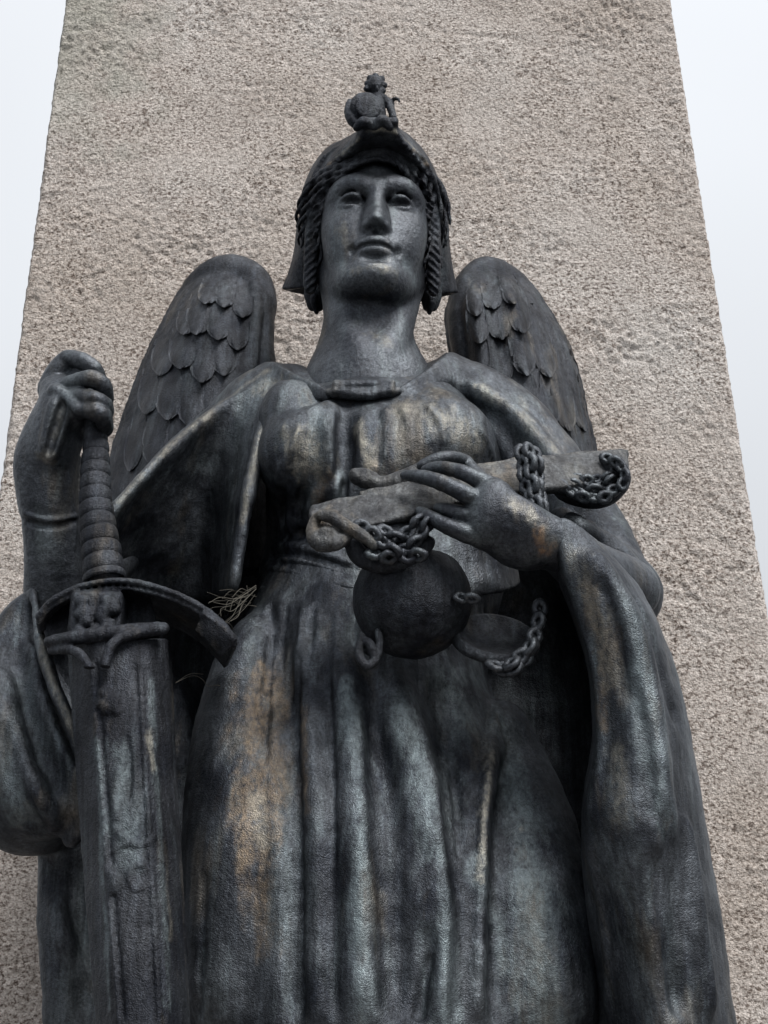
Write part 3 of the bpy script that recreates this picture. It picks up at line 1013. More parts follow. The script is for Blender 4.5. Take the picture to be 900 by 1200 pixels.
# ------------------------------------------------------------------ cloak with its wide sleeves
def build_cloak():
    h = .0055
    V = Vol((-.82, -.52, .9), (.72, .44, 3.02), h)
    A = lambda pts, n, k, mode='add', flat=None: V.tube([PR(*p) for p in pts], n, k, mode, flat)
    SH = lambda rows, th, k: V.sheet([[P(*p) for p in r] for r in rows], th, k)
    # yoke over the shoulders
    A([(345, 470, .03, 36), (310, 482, .03, 42), (268, 506, .10, 30), (210, 552, .14, 26), (146, 630, .10, 28), (80, 735, -.05, 40)], 26, .03)
    A([(520, 462, .03, 38), (560, 480, .03, 42), (600, 512, .02, 44), (648, 572, -.01, 44), (692, 638, -.08, 42), (716, 686, -.12, 38)], 26, .03)
    A([(350, 462, .01, 26), (395, 470, -.07, 18), (440, 474, -.09, 14), (470, 470, -.08, 16), (520, 452, .0, 26)], 14, .03)
    # collar
    SH([[(312, 424, .0), (335, 432, -.06), (358, 443, -.11), (392, 456, -.15)], [(300, 452, .02), (325, 462, -.06), (352, 470, -.11), (388, 475, -.155)]], .014, .02)
    SH([[(527, 412, .0), (512, 424, -.06), (494, 437, -.11), (462, 456, -.15)], [(548, 436, .02), (528, 448, -.06), (506, 458, -.11), (468, 473, -.155)]], .014, .02)
    for pth in ([(312, 425, 3.5), (334, 434, 3.5), (356, 445, 3.5), (388, 460, 3.5)], [(527, 413, 3.5), (512, 425, 3.5), (494, 438, 3.5), (464, 459, 3.5)]):
        V.stroke(pth, .006, 'add', .1, 18)
    # the mantle falling from the raised arm
    SH([[(322, 440, -.02), (256, 478, -.06), (197, 527, -.09), (140, 587, -.13), (108, 622, -.15)],
        [(316, 492, -.10), (254, 532, -.015), (199, 575, -.025), (146, 618, -.06), (116, 648, -.09)],
        [(292, 580, -.13), (247, 620, .035), (200, 645, .045), (156, 660, .02), (128, 680, -.02)],
        [(274, 695, -.12), (242, 706, .09), (200, 704, .11), (160, 705, .09), (134, 712, .06)]], .02, .01)
    SH([[(322, 440, -.02), (256, 478, -.06), (197, 527, -.09), (140, 587, -.13), (108, 622, -.15)],
        [(330, 440, .06), (264, 476, .04), (205, 524, .02), (146, 586, -.03), (114, 622, -.06)],
        [(340, 446, .14), (272, 482, .16), (213, 530, .16), (152, 594, .10), (120, 630, .06)]], .018, .008)
    V.stroke([(335, 462, 6), (314, 490, 7), (300, 540, 6), (288, 600, 6), (274, 690, 5)], .014, 'add', .2, 24)
    A([(84, 740, -.06, 26), (92, 820, -.05, 30), (96, 900, -.04, 30)], 8, .02)
    # hanging bag of the same sleeve beyond the sword
    A([(36, 706, -.15, 14), (22, 745, -.13, 28), (4, 800, -.12, 50), (6, 850, -.11, 66), (24, 905, -.11, 74), (40, 938, -.13, 62)], 20, .02)
    A([(-10, 790, -.16, 26), (4, 860, -.19, 26), (30, 920, -.2, 24), (62, 955, -.2, 18)], 14, .04)
    A([(30, 760, -.19, 12), (42, 830, -.215, 14), (72, 900, -.225, 13), (88, 945, -.22, 11)], 16, .03)
    A([(38, 684, -.17, 5), (46, 740, -.225, 7), (62, 800, -.26, 8), (86, 855, -.27, 8), (101, 905, -.26, 7), (103, 955, -.23, 7), (80, 990, -.2, 8)], 28, .014)
    V.stroke([(16, 745, 4), (22, 810, 8), (44, 880, 9), (66, 930, 7)], .03, 'sub', .15, 18)
    V.stroke([(0, 790, 5), (8, 860, 8), (28, 920, 9), (58, 965, 6)], .03, 'add', .55, 18)
    V.stroke([(0, 850, 4), (6, 900, 7), (24, 950, 7), (44, 980, 5)], .026, 'sub', .15, 16)
    # back of the mantle, down to the plinth
    SH([[(165, 660, .06), (250, 660, .24), (440, 660, .3), (640, 660, .3), (745, 690, .05)],
        [(120, 800, .05), (250, 800, .30), (440, 800, .38), (660, 800, .38), (790, 820, .05)],
        [(52, 990, .02), (240, 1000, .32), (440, 1000, .38), (680, 1000, .36), (815, 1000, .0)],
        [(62, 1200, .0), (230, 1200, .30), (440, 1200, .36), (690, 1200, .34), (842, 1200, -.02)],
        [(75, 1480, .0), (230, 1480, .26), (440, 1480, .3), (660, 1480, .26), (880, 1480, -.02)]], .03, .02)
    for x, r, Y in ((72, 26, -.03), (118, 26, .0), (165, 30, .03), (208, 26, .08)):
        A([(x, 830 if x > 200 else 960, .24 if x > 200 else Y, r * .8), (x + 4, 1080, Y + (.08 if x > 200 else 0), r), (x + 12, 1200, Y, r), (x + 20, 1400, Y, r)], 12, .03)
    V.stroke([(88, 1010, 6), (96, 1090, 8), (102, 1195, 8)], .02, 'sub', 0, 12)
    V.stroke([(62, 1050, 4), (75, 1100, 6), (100, 1150, 5)], .016, 'add', .3, 12)
    # the sleeve that hangs from the hand on the scales
    SH([[(646, 640, -.30), (650, 608, -.385), (672, 622, -.375), (690, 640, -.33), (688, 652, -.2)],
        [(666, 690, -.30), (674, 672, -.395), (704, 668, -.40), (744, 700, -.31), (742, 716, -.12)],
        [(694, 765, -.28), (703, 760, -.38), (740, 750, -.40), (780, 782, -.29), (776, 796, -.06)],
        [(704, 860, -.26), (713, 855, -.36), (757, 855, -.40), (800, 880, -.27), (796, 890, -.02)],
        [(692, 955, -.24), (701, 955, -.36), (760, 955, -.40), (814, 968, -.25), (810, 975, .0)],
        [(696, 1070, -.15), (706, 1070, -.28), (772, 1070, -.38), (832, 1078, -.23), (828, 1080, .02)],
        [(708, 1200, -.1), (718, 1200, -.24), (786, 1200, -.36), (848, 1200, -.22), (844, 1200, .02)],
        [(715, 1420, -.08), (725, 1420, -.22), (800, 1420, -.34), (884, 1420, -.2), (880, 1420, .02)]],   .03, .015)
    A([(700, 655, -.2, 32), (738, 690, -.14, 31), (742, 708, -.12, 24)], 10, .02)
    V.stroke([(652, 615, 5), (664, 660, 6), (680, 720, 6), (699, 790, 6), (706, 860, 6), (699, 920, 6), (692, 965, 5)], .012, 'add', .2, 26)
    V.stroke([(716, 672, 4), (748, 712, 5), (772, 770, 5), (795, 850, 6)], .012, 'sub', 0, 18)
    V.stroke([(690, 650, 5), (726, 710, 8), (752, 790, 10), (766, 900, 12), (775, 1000, 12)], .03, 'add', .65, 20)
    V.stroke([(800, 960, 6), (815, 1060, 8), (830, 1190, 8)], .02, 'add', .4, 18)
    V.stroke([(785, 950, 5), (796, 1060, 6), (806, 1190, 7)], .02, 'sub', 0, 18)
    V.soften(2)
    # folds over the far shoulder
    V.stroke([(321, 441, 2.5), (256, 479, 3), (198, 527, 3), (142, 585, 2.5)], .005, 'add', .2, 30)
    V.stroke([(653, 613, 2.5), (662, 655, 3), (681, 720, 3), (699, 790, 3), (706, 860, 3), (699, 920, 3)], .005, 'add', .2, 30)
    V.stroke([(530, 462, 3), (575, 484, 3.5), (604, 520, 3.5), (614, 562, 3)], .006, 'add', .2, 20)
    V.stroke([(740, 800, 3), (758, 880, 4), (764, 960, 3)], .012, 'sub', 0, 16)
    V.stroke([(704, 680, 3), (722, 740, 3.5), (732, 820, 3)], .012, 'sub', .05, 16)
    V.stroke([(690, 980, 3), (708, 1080, 4), (716, 1190, 4)], .012, 'add', .2, 16)
    V.stroke([(770, 1000, 4), (782, 1090, 5), (796, 1190, 5)], .016, 'sub', .1, 16)
    V.stroke([(545, 450, 6), (600, 482, 8), (650, 540, 8), (690, 600, 7)], .016, 'add', .4, 20)
    V.stroke([(530, 470, 5), (578, 490, 7), (604, 525, 8), (612, 560, 6)], .016, 'sub', 0, 16)
    V.stroke([(648, 600, 8), (700, 630, 9), (745, 672, 8), (764, 700, 6)], .02, 'add', .4, 16)
    V.soften(1)
    return V


def build_clasp():
    V = Vol(P(370, 480, -.2), P(480, 435, -.1), .0022)
    A = lambda pts, n, k: V.tube([PR(*p) for p in pts], n, k)
    A([(386, 460, -.155, 5), (425, 463, -.165, 5.5), (466, 459, -.155, 5)], 10, .006)
    A([(392, 453, -.160, 2.5), (425, 450, -.170, 2.5), (460, 450, -.160, 2.5)], 8, .004)
    V.rbox(P(426, 456, -.157), np.array([32, 8, 8]) * .0018, .006, .006)
    return mesh_obj('clasp', *V.polys(), M_CLOTH, statue, NZ[1:])


build_clasp()
CV = build_cloak()
CLOAK = mesh_obj('cloak', *CV.polys(), M_CLOTH, statue, NZ)


# ------------------------------------------------------------------ wings
def feather(V, base, tip, wpx, lift, parent, mat, cen):
    """one lapped feather lying on the wing: convex blade with a blunt round end"""
    b0, t0 = V.hit(*base), V.hit(*tip)
    if b0 is None or t0 is None:
        return
    n, mcols = 12, 9
    side = np.array([tip[1] - base[1], -(tip[0] - base[0])], float)
    side /= np.linalg.norm(side)
    top, bot = [], []
    for i in range(n):
        u = i / (n - 1)
        cx, cy = base[0] + (tip[0] - base[0]) * u, base[1] + (tip[1] - base[1]) * u
        ww = wpx * 1.12 * (0.72 + .28 * math.sin(min(u * 1.6, 1) * math.pi / 2))
        if u > .7:
            ww *= math.sqrt(max(1 - ((u - .7) / .3) ** 2, 0.03))
        for j in range(mcols):
            v = j / (mcols - 1) * 2 - 1
            x, y = cx + side[0] * ww * v, cy + side[1] * ww * v
            q = None
            for st_ in range(10):                         # a blade that would overhang the wing is tucked on to its edge
                q = V.hit(x, y)
                if q is not None and abs(q[1] - b0[1]) < .12:
                    break
                x, y = x + (cen[0] - x) * .06, y + (cen[1] - y) * .03
            if q is None:
                return
            d = ray(x, y)
            d /= np.linalg.norm(d)
            rise = lift * 1.7 * (-.55 + 1.35 * u) * (1 - .6 * abs(v) ** 2.4) - .0012 * math.exp(-(v * 6) ** 2)
            top.append(q - d * rise)
            bot.append(q + d * .006)
    top = np.array(top).reshape(n, mcols, 3)
    # ease bumps
    for _ in range(3):
        top[1:-1, 1:-1] = (top[1:-1, 1:-1] * 2 + top[:-2, 1:-1] + top[2:, 1:-1] + top[1:-1, :-2] + top[1:-1, 2:]) / 6
    v = np.concatenate([top.reshape(-1, 3), np.array(bot)])
    I = np.arange(n * mcols).reshape(n, mcols)
    f = np.stack([I[:-1, :-1], I[1:, :-1], I[1:, 1:], I[:-1, 1:]], -1).reshape(-1, 4)
    N = n * mcols
    rim_ = np.concatenate([I[0, :], I[1:, -1], I[-1, -2::-1], I[-2:0:-1, 0]])
    rn = np.roll(rim_, -1)
    fs = np.concatenate([f, np.stack([rn, rim_, rim_ + N, rn + N], -1), f[:, ::-1] + N])
    o = mesh_obj('feather', v, fs, mat, parent)
    return o


def build_wings():
    rowsL = [[(306, 318, .30), (280, 304, .28), (250, 309, .29), (228, 326, .33)],
             [(318, 360, .27), (285, 350, .20), (240, 355, .22), (202, 375, .32)],
             [(316, 412, .25), (275, 415, .17), (222, 422, .2), (178, 430, .31)],
             [(325, 480, .23), (270, 485, .15), (206, 492, .19), (155, 495, .31)],
             [(335, 560, .22), (268, 560, .14), (198, 565, .18), (137, 572, .3)],
             [(335, 660, .22), (265, 660, .16), (190, 665, .2), (122, 670, .3)]]
    rowsR = [[(533, 330, .31), (552, 306, .29), (578, 302, .29), (606, 322, .33)],
             [(527, 365, .28), (555, 350, .2), (595, 348, .22), (636, 362, .32)],
             [(532, 412, .26), (570, 410, .18), (615, 408, .2), (660, 418, .31)],
             [(540, 470, .25), (585, 470, .17), (632, 468, .19), (672, 470, .31)],
             [(550, 540, .24), (600, 540, .17), (643, 536, .19), (685, 530, .3)],
             [(550, 640, .24), (610, 640, .18), (652, 630, .2), (698, 620, .3)]]
    rowsL = [[(x - 5, y + 9, Y) for x, y, Y in r] for r in rowsL]
    rowsR = [[(x + 3, y + 8, Y) for x, y, Y in r] for r in rowsR]
    for side, rows, lead in (('L', rowsL, [(236, 322, .31, 9), (262, 309, .28, 13), (290, 312, .27, 16), (308, 335, .25, 17), (308, 380, .22, 15), (312, 430, .2, 13)]),
                             ('R', rowsR, [(600, 324, .31, 8), (578, 310, .28, 11), (556, 314, .27, 13), (540, 338, .25, 13), (537, 380, .23, 11), (542, 420, .22, 10)])):
        pts = np.array([P(*p) for r in rows for p in r])
        V = Vol(pts.min(0) - .09, pts.max(0) + .07, .005)
        V.sheet([[P(*p) for p in r] for r in rows], .035, .01)
        V.tube([PR(x + (-5 if side == 'L' else 4), y + 9, Y, r) for x, y, Y, r in lead], 20, .02)
        # back of the wing reaches the pillar
        back = [[P(x + (-4 if side == 'L' else 4), y + 6, min(Y + .10, .5)) for x, y, Y in r] for r in rows]
        V.sheet(back, .05, .05)
        if side == 'L':
            V.stroke([(312, 365, 3), (308, 400, 3.5), (305, 440, 3)], .006, 'sub', 0)
            V.stroke([(300, 330, 4), (298, 380, 5), (292, 430, 6), (280, 470, 5)], .014, 'add', .4)
        else:
            V.stroke([(560, 335, 6), (575, 380, 7), (600, 430, 8)], .016, 'sub', 0)
            V.stroke([(556, 350, 10), (566, 400, 12), (570, 450, 10)], .02, 'add', .45)
            V.stroke([(590, 330, 8), (600, 380, 11), (605, 440, 11)], .018, 'add', .45)
            V.stroke([(620, 365, 4), (636, 420, 5), (642, 470, 5)], .01, 'sub', 0)
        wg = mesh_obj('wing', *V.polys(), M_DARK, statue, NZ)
        if side == 'L':
            fl = [((168, 470), (150, 640), 12, .006), ((188, 480), (170, 640), 14, .007), ((212, 490), (196, 640), 16, .007), ((238, 490), (226, 640), 16, .007), ((264, 490), (256, 640), 16, .006),
                  ((172, 450), (151, 552), 10, .012), ((194, 440), (176, 545), 13, .011), ((216, 452), (205, 548), 14, .011), ((242, 450), (234, 540), 15, .011), ((270, 450), (264, 520), 15, .010),
                  ((186, 405), (170, 485), 12, .014), ((205, 400), (196, 492), 15, .015), ((230, 410), (222, 500), 15, .013), ((254, 405), (249, 490), 14, .013), ((278, 405), (274, 480), 13, .011),
                  ((200, 370), (186, 440), 12, .016), ((222, 365), (210, 432), 15, .018), ((243, 372), (236, 448), 14, .016), ((266, 370), (262, 440), 14, .015),
                  ((224, 348), (214, 392), 10, .016), ((238, 335), (229, 392), 13, .017), ((260, 335), (255, 398), 14, .018), ((281, 345), (278, 410), 12, .013)]
        else:
            fl = [((670, 440), (694, 590), 11, .006), ((652, 450), (676, 600), 13, .007), ((630, 450), (652, 600), 14, .007), ((606, 450), (622, 600), 14, .006),
                  ((664, 410), (686, 505), 9, .012), ((648, 400), (668, 505), 12, .013), ((628, 400), (648, 500), 13, .013), ((606, 410), (622, 505), 14, .012), ((582, 420), (594, 500), 14, .012), ((560, 420), (568, 490), 12, .010),
                  ((624, 355), (645, 442), 12, .016), ((602, 360), (618, 440), 13, .016), ((578, 370), (590, 450), 14, .015), ((556, 375), (563, 440), 12, .012),
                  ((600, 328), (614, 390), 12, .017), ((578, 332), (588, 398), 13, .017), ((556, 345), (562, 402), 12, .013)]
        fl += [((249, 322), (240, 356), 10, .016), ((268, 319), (262, 360), 11, .016), ((287, 326), (284, 372), 11, .014)] if side == 'L' else [((592, 318), (603, 356), 10, .016), ((572, 316), (579, 362), 11, .016), ((554, 328), (558, 370), 9, .013)]
        for bse, tp, wd, lf in fl:
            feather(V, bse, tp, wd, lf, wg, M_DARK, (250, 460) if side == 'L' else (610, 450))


build_wings()


# ------------------------------------------------------------------ sword
def add_rect_bar(V, path, hw, hd, rad, k):
    for p, q in zip(path[:-1], path[1:]):
        p, q = np.asarray(p, float), np.asarray(q, float)
        d = q - p
        ln = np.linalg.norm(d)
        d /= ln
        f = np.array([0, 1, 0]) - d * d[1]
        f /= np.linalg.norm(f)
        s_ = np.cross(d, f)
        V.rbox((p + q) / 2, (hw, hd, ln / 2 + rad * .5), rad, k, 'add', np.array([s_, f, d]))


TINTED = []


def build_sword():
    root = empty('sword', tuple(P(160, 1500, -.5)), 'bronze sword with ribbed grip and arched guard, held upright point down', 'sword')
    # grip of bound rings
    g = crs([PR(108, 470, -.275, 12), PR(112, 510, -.275, 14), PR(112, 545, -.28, 17), PR(112, 590, -.285, 19.5), PR(117, 632, -.29, 22.5), PR(123, 682, -.295, 25.5)], 160)
    yk = np.array([470, 488, 503, 518, 531, 545, 560, 575, 591, 607, 623, 639, 655, 672, 690.])
    py = np.interp(np.linspace(0, 5, 160), range(6), [470, 510, 545, 590, 632, 682])
    core = Vol(g[:, :3].min(0) - .05, g[:, :3].max(0) + .05, .0018)
    core.chain(np.c_[g[::8, :3], g[::8, 3] * .9], 0)
    gp = mesh_obj('grip', *core.polys(), M_DARK, root)
    for a, b_ in zip(yk[2:-1], yk[3:]):
        idx = [int(np.argmin(abs(py - v))) for v in (a, b_)]
        p, q = g[idx[0]], g[idx[1]]
        d = q[:3] - p[:3]
        ln = np.linalg.norm(d)
        d /= ln
        sx = np.cross(d, [0, 1, 0])
        sx /= np.linalg.norm(sx)
        sy = np.cross(sx, d)
        tl = random.uniform(-.10, .02)
        vs, n, mr = [], 24, 7
        for j in range(mr):
            u = j / (mr - 1)
            bul = .925 + .085 * max(math.sin(math.pi * u), 0) ** .35
            rr = (p[3] + (q[3] - p[3]) * u) * bul
            for i in range(n):
                a_ = 2 * math.pi * i / n
                wob = 1 + .012 * math.sin(3 * a_ + p[2] * 90)
                vs.append(p[:3] + d * ln * u * .985 + (sx * math.cos(a_) + sy * math.sin(a_)) * rr * wob + d * math.cos(a_ + .6) * tl * .12 * rr * 10 * .35)
        I = np.arange(n * mr).reshape(mr, n)
        J = np.roll(I, -1, 1)
        f = np.stack([I[:-1], J[:-1], J[1:], I[1:]], -1).reshape(-1, 4)
        mesh_obj('grip_ring', np.array(vs), f, M_DARK, gp)
    # guard: an arched hood seen from below
    top = [(45, 722, -.34), (60, 704, -.345), (90, 688, -.35), (130, 680, -.355), (170, 684, -.355), (210, 697, -.35), (243, 715, -.345), (264, 735, -.34), (275, 748, -.335)]
    inn = [(x + (4 if x < 200 else -10), y + 34, Y + .15) for x, y, Y in top]
    pts = np.array([P(*p) for p in top + inn])
    V = Vol(pts.min(0) - .06, pts.max(0) + .05, .0025)
    V.sheet([[P(*p) for p in top], [P(x, y + 12, Y + .07) for x, y, Y in top], [P(*p) for p in inn]], .009, .003)
    V.tube([PR(x, y + 1, Y, 3.2) for x, y, Y in top], 40, .003)
    V.tube([PR(x, y + 9, Y + .004, 2.2) for x, y, Y in top], 40, .004)
    V.sheet([[P(240, 716, -.345), P(236, 726, -.335), P(230, 738, -.325)], [P(262, 732, -.345), P(254, 744, -.335), P(246, 752, -.325)], [P(275, 748, -.335), P(268, 762, -.325), P(260, 768, -.315)]], .016, .006)
    V.tube([PR(46, 722, -.335, 4), PR(50, 736, -.32, 4)], 4, .006)
    V.sheet([[P(*p) for p in r_] for r_ in ([(50, 734, -.29), (88, 704, -.30), (130, 694, -.30), (176, 700, -.29)], [(60, 762, -.30), (98, 760, -.32), (140, 754, -.32), (188, 746, -.30)])], .012, .004)
    # carved block and the moulding beneath
    V.rbox(P(115, 722, -.335), np.array([31, 20, 26]) * mpp(P(115, 722, -.33)), .01, .006)
    for i in range(26):
        V.ell(P(random.uniform(90, 141), random.uniform(702, 742), -.368), np.array([1, .8, 1]) * random.uniform(.006, .012), .004)
    V.tube([PR(58, 752, -.345, 7), PR(100, 746, -.37, 8), PR(150, 740, -.375, 8), PR(192, 736, -.355, 7)], 14, .006)
    V.tube([PR(60, 762, -.34, 5), PR(85, 762, -.37, 5), PR(100, 774, -.385, 5), PR(112, 800, -.392, 6)], 14, .004)
    V.tube([PR(192, 738, -.36, 5), PR(160, 742, -.38, 6), PR(135, 752, -.39, 6), PR(124, 775, -.395, 5.5), PR(126, 795, -.395, 5), PR(136, 806, -.39, 4.5)], 20, .004)
    mesh_obj('guard', *V.polys(), M_DARK, root, NZ[1:])
    # broad blade: flat sides, raised middle panel, worn relief
    cl = [(137, 752, -.335), (145, 900, -.355), (155, 1050, -.375), (165, 1200, -.39), (176, 1420, -.42)]
    wd = [49, 46, 44, 40, 26]
    p0 = np.array([P(*c) for c in cl])
    V = Vol(p0.min(0) - .11, p0.max(0) + .08, .003)
    rows = []
    for (x, y, Y), w_ in zip(cl, wd):
        rows.append([P(x + u * w_, y, Y + dy) for u, dy in ((-1, .03), (-.72, 0), (-.45, -.022), (0, -.026), (.5, -.022), (.76, 0), (1, .03))])
    V.sheet(rows, .03, .01)
    back = [[p + np.array([0, .04, 0]) for p in r] for r in rows]
    V.sheet(back, .03, .03)
    for u0 in (-.62, -.5, .42, .56):
        V.stroke([(x + u0 * w_, y + (22 if i == 0 else 0), 2.2) for i, ((x, y, Y), w_) in enumerate(zip(cl[:4], wd))], .004, 'add' if u0 in (-.62, .56) else 'sub', .1, 40)
    # relief: rosette, cup shaped step, small shield
    for x, y, r in ((122, 812, 7), (131, 822, 8), (125, 830, 6), (136, 832, 5), (117, 822, 5)):
        V.stroke([(x, y, r), (x + 2, y + 3, r)], .006, 'add', .4, 3)
    V.stroke([(134, 968, 1.5), (144, 982, 2.4), (158, 990, 2.6), (172, 989, 2.6), (181, 980, 1.8)], .005, 'add', .15)
    V.stroke([(132, 1000, 1.6), (140, 992, 2), (148, 990, 2)], .005, 'add', .3)
    ring = [(162 + 11 * math.cos(a_ * .7), 1028 + 15 * math.sin(a_ * .7), 1.8) for a_ in range(10)]
    V.stroke(ring, .005, 'add', .4, 30)
    V.stroke([(140, 900, 2.0), (134, 930, 2.2), (138, 962, 2.0)], .008, 'add', .4)
    V.stroke([(128, 1020, 3), (136, 1030, 3.2), (134, 1045, 2.4)], .01, 'add', .5)
    V.stroke([(148, 860, 1.6), (152, 900, 1.8), (150, 940, 1.4)], .008, 'sub', .2)
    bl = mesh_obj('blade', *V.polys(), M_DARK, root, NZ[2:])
    TINTED.append((bl, V))
    return root


build_sword()


# ------------------------------------------------------------------ balance scales folded under the hand
def torus_mesh(name, R0, r0, mat, sq=1.35):
    vs, nu, nv = [], 14, 7
    for i in range(nu):
        a = 2 * math.pi * i / nu
        for j in range(nv):
            b_ = 2 * math.pi * j / nv
            r0_ = r0 * (1 + .16 * math.sin(2.3 * i + 1.7 * j))
            rr = R0 * (1 + .07 * math.sin(i * 1.9)) + r0_ * math.cos(b_)
            vs.append((rr * math.cos(a) * sq, rr * math.sin(a), r0_ * math.sin(b_)))
    I = np.arange(nu * nv).reshape(nu, nv)
    f = np.stack([I, np.roll(I, -1, 0), np.roll(np.roll(I, -1, 0), -1, 1), np.roll(I, -1, 1)], -1).reshape(-1, 4)
    me = bpy.data.meshes.new(name)
    me.from_pydata(vs, [], f.tolist())
    me.polygons.foreach_set('use_smooth', np.full(len(f), True))
    me.materials.append(mat)
    return me


def build_scales():
    root = empty('balance_scales', tuple(P(480, 640, -.33)), 'bronze balance scales with chains and round pans, folded under her hand', 'scales')
    bp = [(364, 612, -.375), (430, 600, -.365), (500, 582, -.355), (560, 566, -.345), (640, 556, -.31), (735, 546, -.25)]
    pts = np.array([P(*p) for p in bp])
    V = Vol(pts.min(0) - .07, pts.max(0) + .09, .0028)
    # the face of the beam leans back so that it takes the light
    def strip(cs, hw):
        return [[P(x, y - hw, Y + .03), P(x, y, Y), P(x, y + hw, Y - .02)] for (x, y, Y), hw in zip(cs, hw)]
    V.sheet(strip(bp, [18, 19, 19, 19, 19, 17]), .012, .003)
    V.sheet([[p + np.array([0, .03, .012]) for p in r] for r in strip(bp, [13, 15, 16, 17, 17, 15])], .02, .02)
    # the pivot and pointer lying across behind it
    V.tube([PR(414, 556, -.31, 5), PR(424, 562, -.31, 8), PR(450, 568, -.31, 9), PR(480, 560, -.31, 11), PR(500, 550, -.31, 11)], 14, .006)
    V.tube([PR(414, 553, -.315, 4), PR(428, 553, -.315, 4), PR(440, 556, -.315, 3)], 8, .003)
    V.tube([PR(424, 578, -.33, 5), PR(455, 576, -.33, 6), PR(480, 572, -.33, 6)], 8, .004)
    V.soften(1)
    mesh_obj('beam', *V.polys(), M_SCALE, root, ((30, .003), (75, .0014), (160, .0007)))
    # hook at the near end
    c = P(392, 625, -.39)
    V = Vol(c - [.07, .07, .07], c + [.1, .07, .06], .002)
    V.tube([PR(372, 606, -.385, 6), PR(366, 622, -.39, 7), PR(374, 636, -.40, 9), (*P(392, 636, -.405), 9 * mpp(c)), PR(408, 630, -.40, 5)], 16, .004)
    V.ell(P(386, 628, -.395), np.array([17, 14, 11]) * mpp(c), .006)
    V.tube([PR(374, 604, -.395, 5), PR(388, 606, -.405, 7), PR(405, 616, -.41, 7), PR(425, 628, -.405, 7), PR(440, 640, -.40, 6)], 16, .003)
    mesh_obj('hook', *V.polys(), M_SCALE, root, NZ[1:])
    # swags the chains hang from
    V = Vol(P(400, 690, -.40) - [.02, .05, .02], P(530, 590, -.30) + [.02, .08, .06], .0025)
    V.tube([PR(410, 630, -.375, 7), PR(422, 652, -.375, 9), PR(448, 662, -.37, 9), PR(478, 656, -.37, 8), PR(502, 636, -.37, 8)], 20, .008)
    V.ell(P(458, 630, -.345), np.array([.062, .03, .036]), .01)
    mesh_obj('swag', *V.polys(), M_DARK, root, NZ[1:])
    V = Vol(P(630, 610, -.32) - [.02, .05, .02], P(745, 525, -.22) + [.02, .08, .04], .0025)
    V.ell(P(690, 572, -.245), np.array([.055, .035, .026]), .01)
    V.tube([PR(708, 538, -.275, 6), PR(722, 545, -.285, 9), PR(729, 562, -.285, 9), PR(716, 580, -.28, 9), PR(694, 588, -.27, 8), PR(664, 582, -.26, 6), PR(648, 572, -.26, 4)], 26, .006)
    V.ell(P(722, 560, -.265), np.array([.024, .025, .03]), .008)
    mesh_obj('swag', *V.polys(), M_DARK, root, NZ[1:])
    link = torus_mesh('link', .0082, .0053, M_BODY)
    rr = random.Random(11)

    def links(path, Y, n, sc=1.0, spread=3):
        q = crs([(x, y, 0) for x, y in path], n)
        yd = lambda x: np.interp(x, [400, 510, 600, 740], Y) if isinstance(Y, (list, tuple)) else Y
        core = np.array([PR(x, y, yd(x) + .006, 4.2) for x, y, _ in crs(q, n * 3)])      # rust and verdigris that binds the links
        Vc = Vol(core[:, :3].min(0) - .012, core[:, :3].max(0) + .012, .002)
        Vc.chain(core, .002)
        ch = mesh_obj('chain', *Vc.polys(), M_BODY, root, ((160, .001),))
        for i, (x, y, _) in enumerate(q):
            x2, y2 = q[min(i + 1, n - 1)][:2]
            x1, y1 = q[max(i - 1, 0)][:2]
            o = bpy.data.objects.new('link', link)
            COL.objects.link(o)
            yy = np.interp(x, [400, 510, 600, 740], Y) if isinstance(Y, (list, tuple)) else Y
            o.location = P(x + rr.uniform(-spread, spread) * .4, y + rr.uniform(-spread, spread) * .4, yy - .004 * (i % 2))
            o.rotation_euler = (R(90) + rr.uniform(-.35, .35) + (.75 if i % 2 else -.2), math.atan2(y2 - y1, x2 - x1), rr.uniform(-.3, .3))
            o.scale = (sc, sc, sc * 1.1)
            o.parent = ch
    links([(425, 618), (440, 628), (455, 640), (472, 650), (490, 652)], -.402, 6)
    links([(440, 650), (460, 652), (478, 640), (492, 628), (500, 615)], -.398, 6)
    links([(450, 622), (462, 630), (478, 625), (490, 612)], -.395, 4)
    links([(612, 532), (613, 548), (616, 564), (620, 580), (622, 594)], -.372, 6)
    links([(627, 532), (630, 548), (631, 564), (632, 580), (634, 594)], -.366, 6)
    links([(619, 528), (622, 545), (624, 560), (627, 575), (629, 590)], -.38, 6)
    links([(648, 564), (664, 574), (682, 582), (702, 584), (718, 574)], -.308, 7, .9)
    links([(660, 562), (680, 570), (700, 572), (716, 562)], -.302, 6, .85)
    links([(676, 561), (692, 562), (708, 560), (724, 552)], -.300, 5, .8)
    links([(712, 538), (724, 542), (731, 554), (730, 568)], -.315, 5, .8)
    # the round pan hanging nearest
    c = P(483, 703, -.29)
    r0 = 72 * mpp(P(483, 703, -.36))
    V = Vol(c - r0 - .02, c + r0 + .02, .0025)
    V.ell(c, (r0, r0 * .92, r0), 0)
    V.rbox(c + [0, 0, r0 * 1.1], (r0 * 1.1, r0 * 1.1, r0 * .4), .004, .006, 'sub')
    V.ell(c + [0, 0, r0 * .68], (r0 * .68, r0 * .62, r0 * .5), .004, 'sub')
    mesh_obj('pan', *V.polys(), M_DARK, root, NZ[1:])
    # the second pan, tipped, behind
    c = P(580, 749, -.285)
    V = Vol(c - [.1, .08, .09], c + [.1, .08, .08], .0025)
    n_ = np.array([-.12, .70, -.52])
    n_ /= np.linalg.norm(n_)
    a_ = np.cross(n_, [0, 0, 1])
    a_ /= np.linalg.norm(a_)
